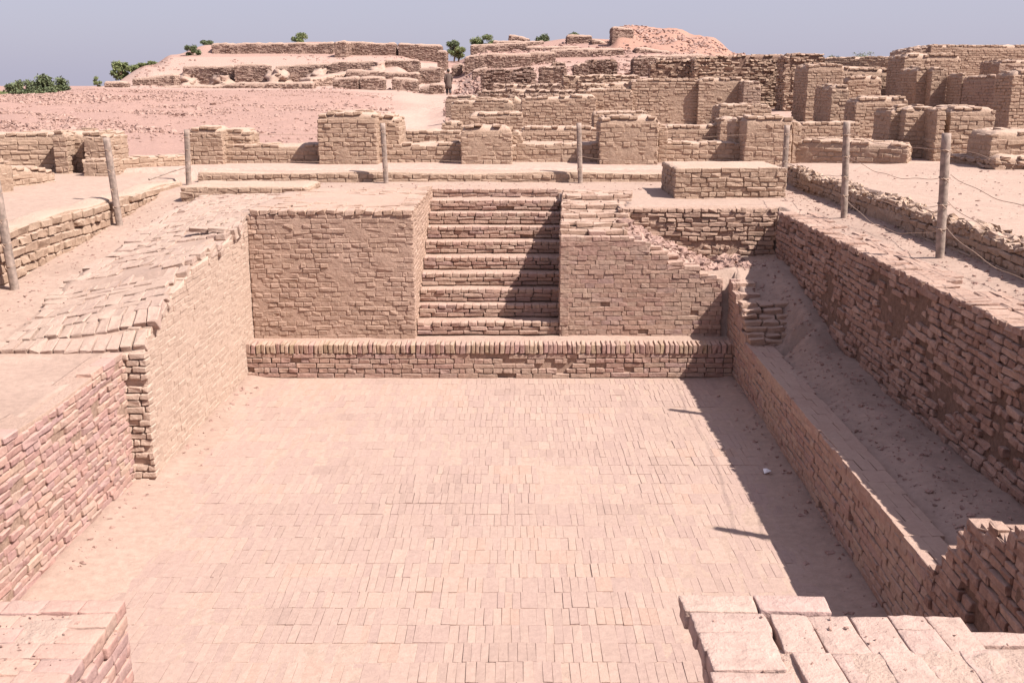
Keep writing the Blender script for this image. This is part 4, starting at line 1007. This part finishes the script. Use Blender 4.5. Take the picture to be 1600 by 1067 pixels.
for nm, sgl in (('top', 0), ('second', 1), ('third', 2), ('lowest', 3)):
    wz = WIRE_Z[sgl]
    wire(f'{nm} slack wire between the two stout right posts', (4.86-.03, 15.05, 2.24+wz), (4.86-.03, 11.45, 2.24+wz-.02), .10+.05*sgl)
    wire(f'{nm} slack wire running right from the nearest stout post', (4.86, 11.45, 2.24+wz), (4.7, 7.75, 2.24+wz), .10+.04*sgl)
    if sgl in (0, 2):
        wire(f'{nm} wire from the corner post to the second stout post', (5.12, 19.45, 2.24+wz*.84), (4.86, 15.05, 2.24+wz), .12)
        wire(f'{nm} wire from the rounded pier post to the corner post', (1.32, 20.55, 2.24+wz*.84), (5.12, 19.45, 2.24+wz*.84), .12)
        wire(f'{nm} wire between the two centre back posts', (-2.5, 20.5, 2.24+wz*.84), (1.32, 20.55, 2.24+wz*.84), .10)
        wire(f'{nm} wire between the left and centre back posts', (-6.28, 20.1, 2.24+wz*.84), (-2.5, 20.5, 2.24+wz*.84), .10)
# loose stick leaning at the left back post
V, F = tube([(-6.75, 19.2, 2.42), (-6.5, 19.7, 2.52), (-6.3, 20.0, 2.58)], [.018, .016, .012], 6)
tag(mesh_obj('stick', V, F, M_post), 'short bare stick leaning by the left back post', 'stick')
pts_ = [(-7.9, 15.2, 2.34 ), (-8.0, 15.3, 2.7), (-7.85, 15.6, 2.95), (-7.7, 16.0, 3.02)]
V, F = tube(pts_, .006, 5); tag(mesh_obj('loose_wire', V, F, M_wire), 'loose curved wire sticking up from the left terrace', 'wire')

# scrap of paper on the floor
z = .02; x, y_ = 2.78, 10.5
V = [(x-.03, y_-.03, z), (x+.045, y_-.02, z+.03), (x+.03, y_+.04, z), (x-.035, y_+.035, z+.035), (x, y_, z+.05)]
tag(mesh_obj('paper_scrap', V, [(0, 1, 4), (1, 2, 4), (2, 3, 4), (3, 0, 4), (0, 3, 2, 1)], M_paper, smooth=False), 'crumpled white paper scrap on the shaded floor by the parapet', 'litter')

# ------------------------------------------------------------------ walking person
def person(x, y, z, rz):
    T = thing('person', 'man in a long grey-brown tunic and dark trousers walking away up the sandy path', 'person', (x, y, z), rz=rz)
    J = [((0, 0, .95), .13), ((0, .01, 1.12), .125), ((0, .0, 1.34), .15), ((0, 0, 1.47), .07), ((0, .01, 1.53), .058), ((0, .02, 1.62), .095), ((0, .02, 1.70), .085),
         ((-.17, 0, 1.42), .06), ((-.25, -.03, 1.17), .045), ((-.24, .05, .93), .035), ((-.24, .09, .84), .04),
         ((.17, 0, 1.42), .06), ((.24, .02, 1.17), .045), ((.23, .12, .94), .035), ((.22, .16, .85), .04),
         ((-.10, 0, .88), .095), ((-.10, .10, .50), .065), ((-.10, .02, .09), .045), ((-.10, .14, .04), .035),
         ((.10, 0, .88), .095), ((.10, .04, .50), .065), ((.10, -.18, .12), .045), ((.10, -.06, .05), .035)]
    E = [(0, 1), (1, 2), (2, 3), (3, 4), (4, 5), (5, 6), (2, 7), (7, 8), (8, 9), (9, 10), (2, 11), (11, 12), (12, 13), (13, 14), (0, 15), (15, 16), (16, 17), (17, 18), (0, 19), (19, 20), (20, 21), (21, 22)]
    # five small fingers on each hand
    for hnd, s in ((10, -1), (14, 1)):
        hx, hy, hz = J[hnd][0]
        for f in range(4):
            J.append(((hx, hy - .027 + .018*f, hz-.06-.004*(f % 2)), .009)); E.append((hnd, len(J)-1))
            J.append(((hx - s*.012, hy - .027 + .018*f, hz-.095), .008)); E.append((len(J)-2, len(J)-1))
        J.append(((hx - s*.03, hy + .03, hz-.03), .010)); E.append((hnd, len(J)-1))
    me = bpy.data.meshes.new('body'); me.from_pydata([j[0] for j in J], E, [])
    o = link(bpy.data.objects.new('body', me), T)
    m = o.modifiers.new('skin', 'SKIN'); m.use_smooth_shade = True
    for i, v in enumerate(me.skin_vertices[0].data): v.radius = (J[i][1], J[i][1]); v.use_root = (i == 0)
    o.modifiers.new('sub', 'SUBSURF').levels = 1; me.materials.append(M_skin)
    def loft(name, rings, mat, n=20, close_top=True):
        V = []; F = []
        for (cx, cy, cz, rx, ry) in rings:
            for k in range(n):
                a = 6.2832*k/n; fold = 1 + .05*math.sin(a*6+cz*9)*(1 if cz < 1.0 else .2)
                V.append((cx+rx*fold*math.cos(a), cy+ry*fold*math.sin(a), cz))
        for i in range(len(rings)-1):
            for k in range(n): F.append((i*n+k, i*n+(k+1) % n, (i+1)*n+(k+1) % n, (i+1)*n+k))
        F.append(tuple(range((len(rings)-1)*n, len(rings)*n))); F.append(tuple(range(n))[::-1])
        return V, F
    def limb(a, b, ra, rb): return tube([a, tuple((np.array(a)+np.array(b))/2), b], [ra, (ra+rb)/2, rb], 12)
    tun = loft('t', [(0, -.01, .45, .25, .19), (0, 0, .7, .235, .18), (0, 0, .95, .21, .165), (0, 0, 1.15, .20, .15), (0, 0, 1.34, .225, .155), (0, 0, 1.43, .19, .13), (0, 0, 1.48, .09, .08)], M_cloth)
    V, F = join([tun, limb((-.15, 0, 1.41), (-.265, -.03, 1.15), .085, .07), limb((-.265, -.04, 1.17), (-.25, .06, .90), .072, .062),
                 limb((.15, 0, 1.41), (.255, .02, 1.15), .085, .07), limb((.255, .01, 1.17), (.24, .12, .92), .072, .062)])
    mesh_obj('tunic', V, F, M_cloth, T)
    V, F = join([limb((-.10, .01, .9), (-.10, .10, .48), .12, .10), limb((-.10, .10, .52), (-.10, .02, .12), .10, .085), limb((.10, .0, .9), (.10, .04, .48), .12, .10), limb((.10, .05, .52), (.10, -.16, .14), .10, .085)])
    mesh_obj('trousers', V, F, M_trous, T)
    V, F = loft('h', [(0, .005, 1.60, .098, .098), (0, .0, 1.66, .107, .113), (0, 0, 1.72, .10, .11), (0, .01, 1.77, .07, .08), (0, .01, 1.79, .02, .03)], M_hair)
    mesh_obj('hair', V, F, M_hair, T)
    for sx in (-.10, .10):
        V2, F2 = tube([(sx, .02, 1.59), (sx*1.12, .01, 1.62), (sx, .02, 1.65)], [.008, .016, .008], 6); mesh_obj('ear', V2, F2, M_skin, T)
    V2, F2 = tube([(0, .11, 1.64), (0, .145, 1.60), (0, .115, 1.595)], [.008, .015, .010], 6); mesh_obj('nose', V2, F2, M_skin, T)
Dp = 74.0; xp = XX(701, Dp, 3.4); person(xp, Dp, float(far_z(xp, Dp)), R(12))

# ------------------------------------------------------------------ trees and bushes
def tree(name, label, px, ytop, ybase, wpx, D, mat, group, seed, lobes=9, leaf=.12, dens=1.0):
    random.seed(seed); rg = np.random.default_rng(seed)
    ztop = ZT(ytop, D); x = XX(px, D, ztop); zb = float(far_z(x, D, False)) - .1
    wid = wpx*(1.15 if wpx > 20 else 1.5)/1600*D; ht = max(ztop - zb, .6); zc_lo = max(zb, ZT(ybase, D)); ch = ztop - zc_lo
    T = thing(name, label, 'tree' if name == 'tree' else 'bush', (x, D, zb), group)
    V = []; F = []
    parts = [tube([(0, 0, 0), (.04*ht, .02, ht*.4), (.0, 0, ht*.75)], [.035*wid+.03, .028*wid+.02, .01*wid], 8)]
    cs = []
    for i in range(lobes):
        a = random.random()*6.28; rr = wid*.36*math.sqrt(random.random()); hz = ht - ch*random.uniform(.15, .9); rad = wid*random.uniform(.13, .24)
        hz = min(hz, ht - rad*.75)
        cs.append((rr*math.cos(a), rr*math.sin(a), hz, rad))
        parts.append(tube([(.0, 0, ht*.35), (rr*.5*math.cos(a), rr*.5*math.sin(a), (ht*.35+hz)/2), cs[-1][:3]], [.015*wid+.01, .012*wid, .004*wid], 5))
    cs.append((0, 0, ht - wid*.2, wid*.22))
    V, F = join(parts); mesh_obj('trunk', V, F, M_trunk, T)
    Vs = []; tn = []
    for (cx, cy, cz, rad) in cs:
        n = int(300*dens)
        d = rg.normal(size=(n, 3)); d /= np.linalg.norm(d, axis=1, keepdims=True); r = rad*rg.random(n)**.4*(1+.25*rg.normal(size=n)*.6)
        c = d*r[:, None]*np.array([1, 1, .8]) + np.array([cx, cy, cz])
        s = leaf*wid*.35*(.6+.8*rg.random(n))
        u = rg.normal(size=(n, 3)); u /= np.linalg.norm(u, axis=1, keepdims=True); v = np.cross(u, rg.normal(size=(n, 3))); v /= np.linalg.norm(v, axis=1, keepdims=True)
        q = np.stack([c-u*s[:, None], c-v*s[:, None]*.5, c+u*s[:, None], c+v*s[:, None]*.5], 1)
        Vs.append(q.reshape(-1, 3)); tn.append(np.repeat(np.clip(rg.random()*.5+.5*rg.random(n), 0, 1), 4))
    Vs = np.concatenate(Vs); me = fast_mesh('crown', Vs, [np.arange(len(Vs)).reshape(-1, 4)], np.concatenate(tn), False, [mat])
    link(bpy.data.objects.new('crown', me), T)
GT = 'small trees and bushes along the skyline'
tree('tree', 'dark tree at the far left edge of the skyline', 22, 126, 160, 38, 128, M_leafd, GT, 1)
tree('tree', 'feathery dark tree second from the left on the skyline', 42, 124, 160, 26, 122, M_leafd, GT, 2)
tree('tree', 'broad dark green tree on the left skyline, left half of the wide pair', 69, 117, 160, 40, 120, M_leafd, GT, 3, 12)
tree('tree', 'broad green tree on the left skyline, right half of the wide pair', 93, 119, 160, 32, 122, M_leafd, GT, 4, 10)
tree('bush', 'yellow-green bush at the very left edge', 3, 143, 160, 16, 118, M_leaf, GT, 5)
tree('bush', 'tiny round bush left of the mound shoulder', 150, 119, 140, 11, 100, M_leaf, GT, 6, 5)
tree('tree', 'bright green tree on the left shoulder of the mound', 187, 95, 135, 28, 118, M_leaf, GT, 7, 11)
tree('tree', 'low green tree right of the bright green shoulder tree', 208, 102, 135, 26, 118, M_leaf, GT, 8, 9)
tree('bush', 'small bush near the right end of the shoulder trees', 224, 104, 130, 12, 118, M_leaf, GT, 9, 5)
tree('bush', 'loose bush standing apart right of the shoulder trees', 240, 99, 125, 15, 118, M_leaf, GT, 10, 6)
tree('tree', 'small round tree left of the top mound wall', 300, 71, 93, 17, 112, M_leafd, GT, 11, 7)
tree('bush', 'bush right against the left end of the top mound wall', 322, 70, 86, 14, 116, M_leafd, GT, 12, 6)
tree('tree', 'lone bright bush above the long top wall', 467, 51, 70, 17, 128, M_leaf, GT, 13, 8)
tree('tree', 'tall bushy tree in the gap of the mound', 709, 62, 90, 22, 122, M_leafd, GT, 14, 12)
tree('bush', 'bushy growth low in the gap of the mound', 716, 72, 92, 18, 120, M_leaf, GT, 15, 8)
tree('bush', 'left bush of the pair on the ridge right of the gap', 746, 57, 80, 18, 124, M_leaf, GT, 16, 8)
tree('bush', 'right bush of the pair on the ridge right of the gap', 765, 54, 78, 16, 124, M_leaf, GT, 17, 8)
tree('bush', 'flat bush on the ridge in the middle', 850, 53, 72, 20, 132, M_leafd, GT, 18, 8)
tree('bush', 'tiny flat bush left of the cut brick face', 897, 50, 66, 14, 130, M_leafd, GT, 19, 5)
tree('bush', 'low green weeds on the crest of the right wall', 1302, 88, 96, 22, 43, M_leafd, GT, 20, 6)
tree('bush', 'dry wispy scrub on the crest of the right wall', 1348, 80, 94, 40, 43, M_leaf, GT, 21, 7, .06, .18)
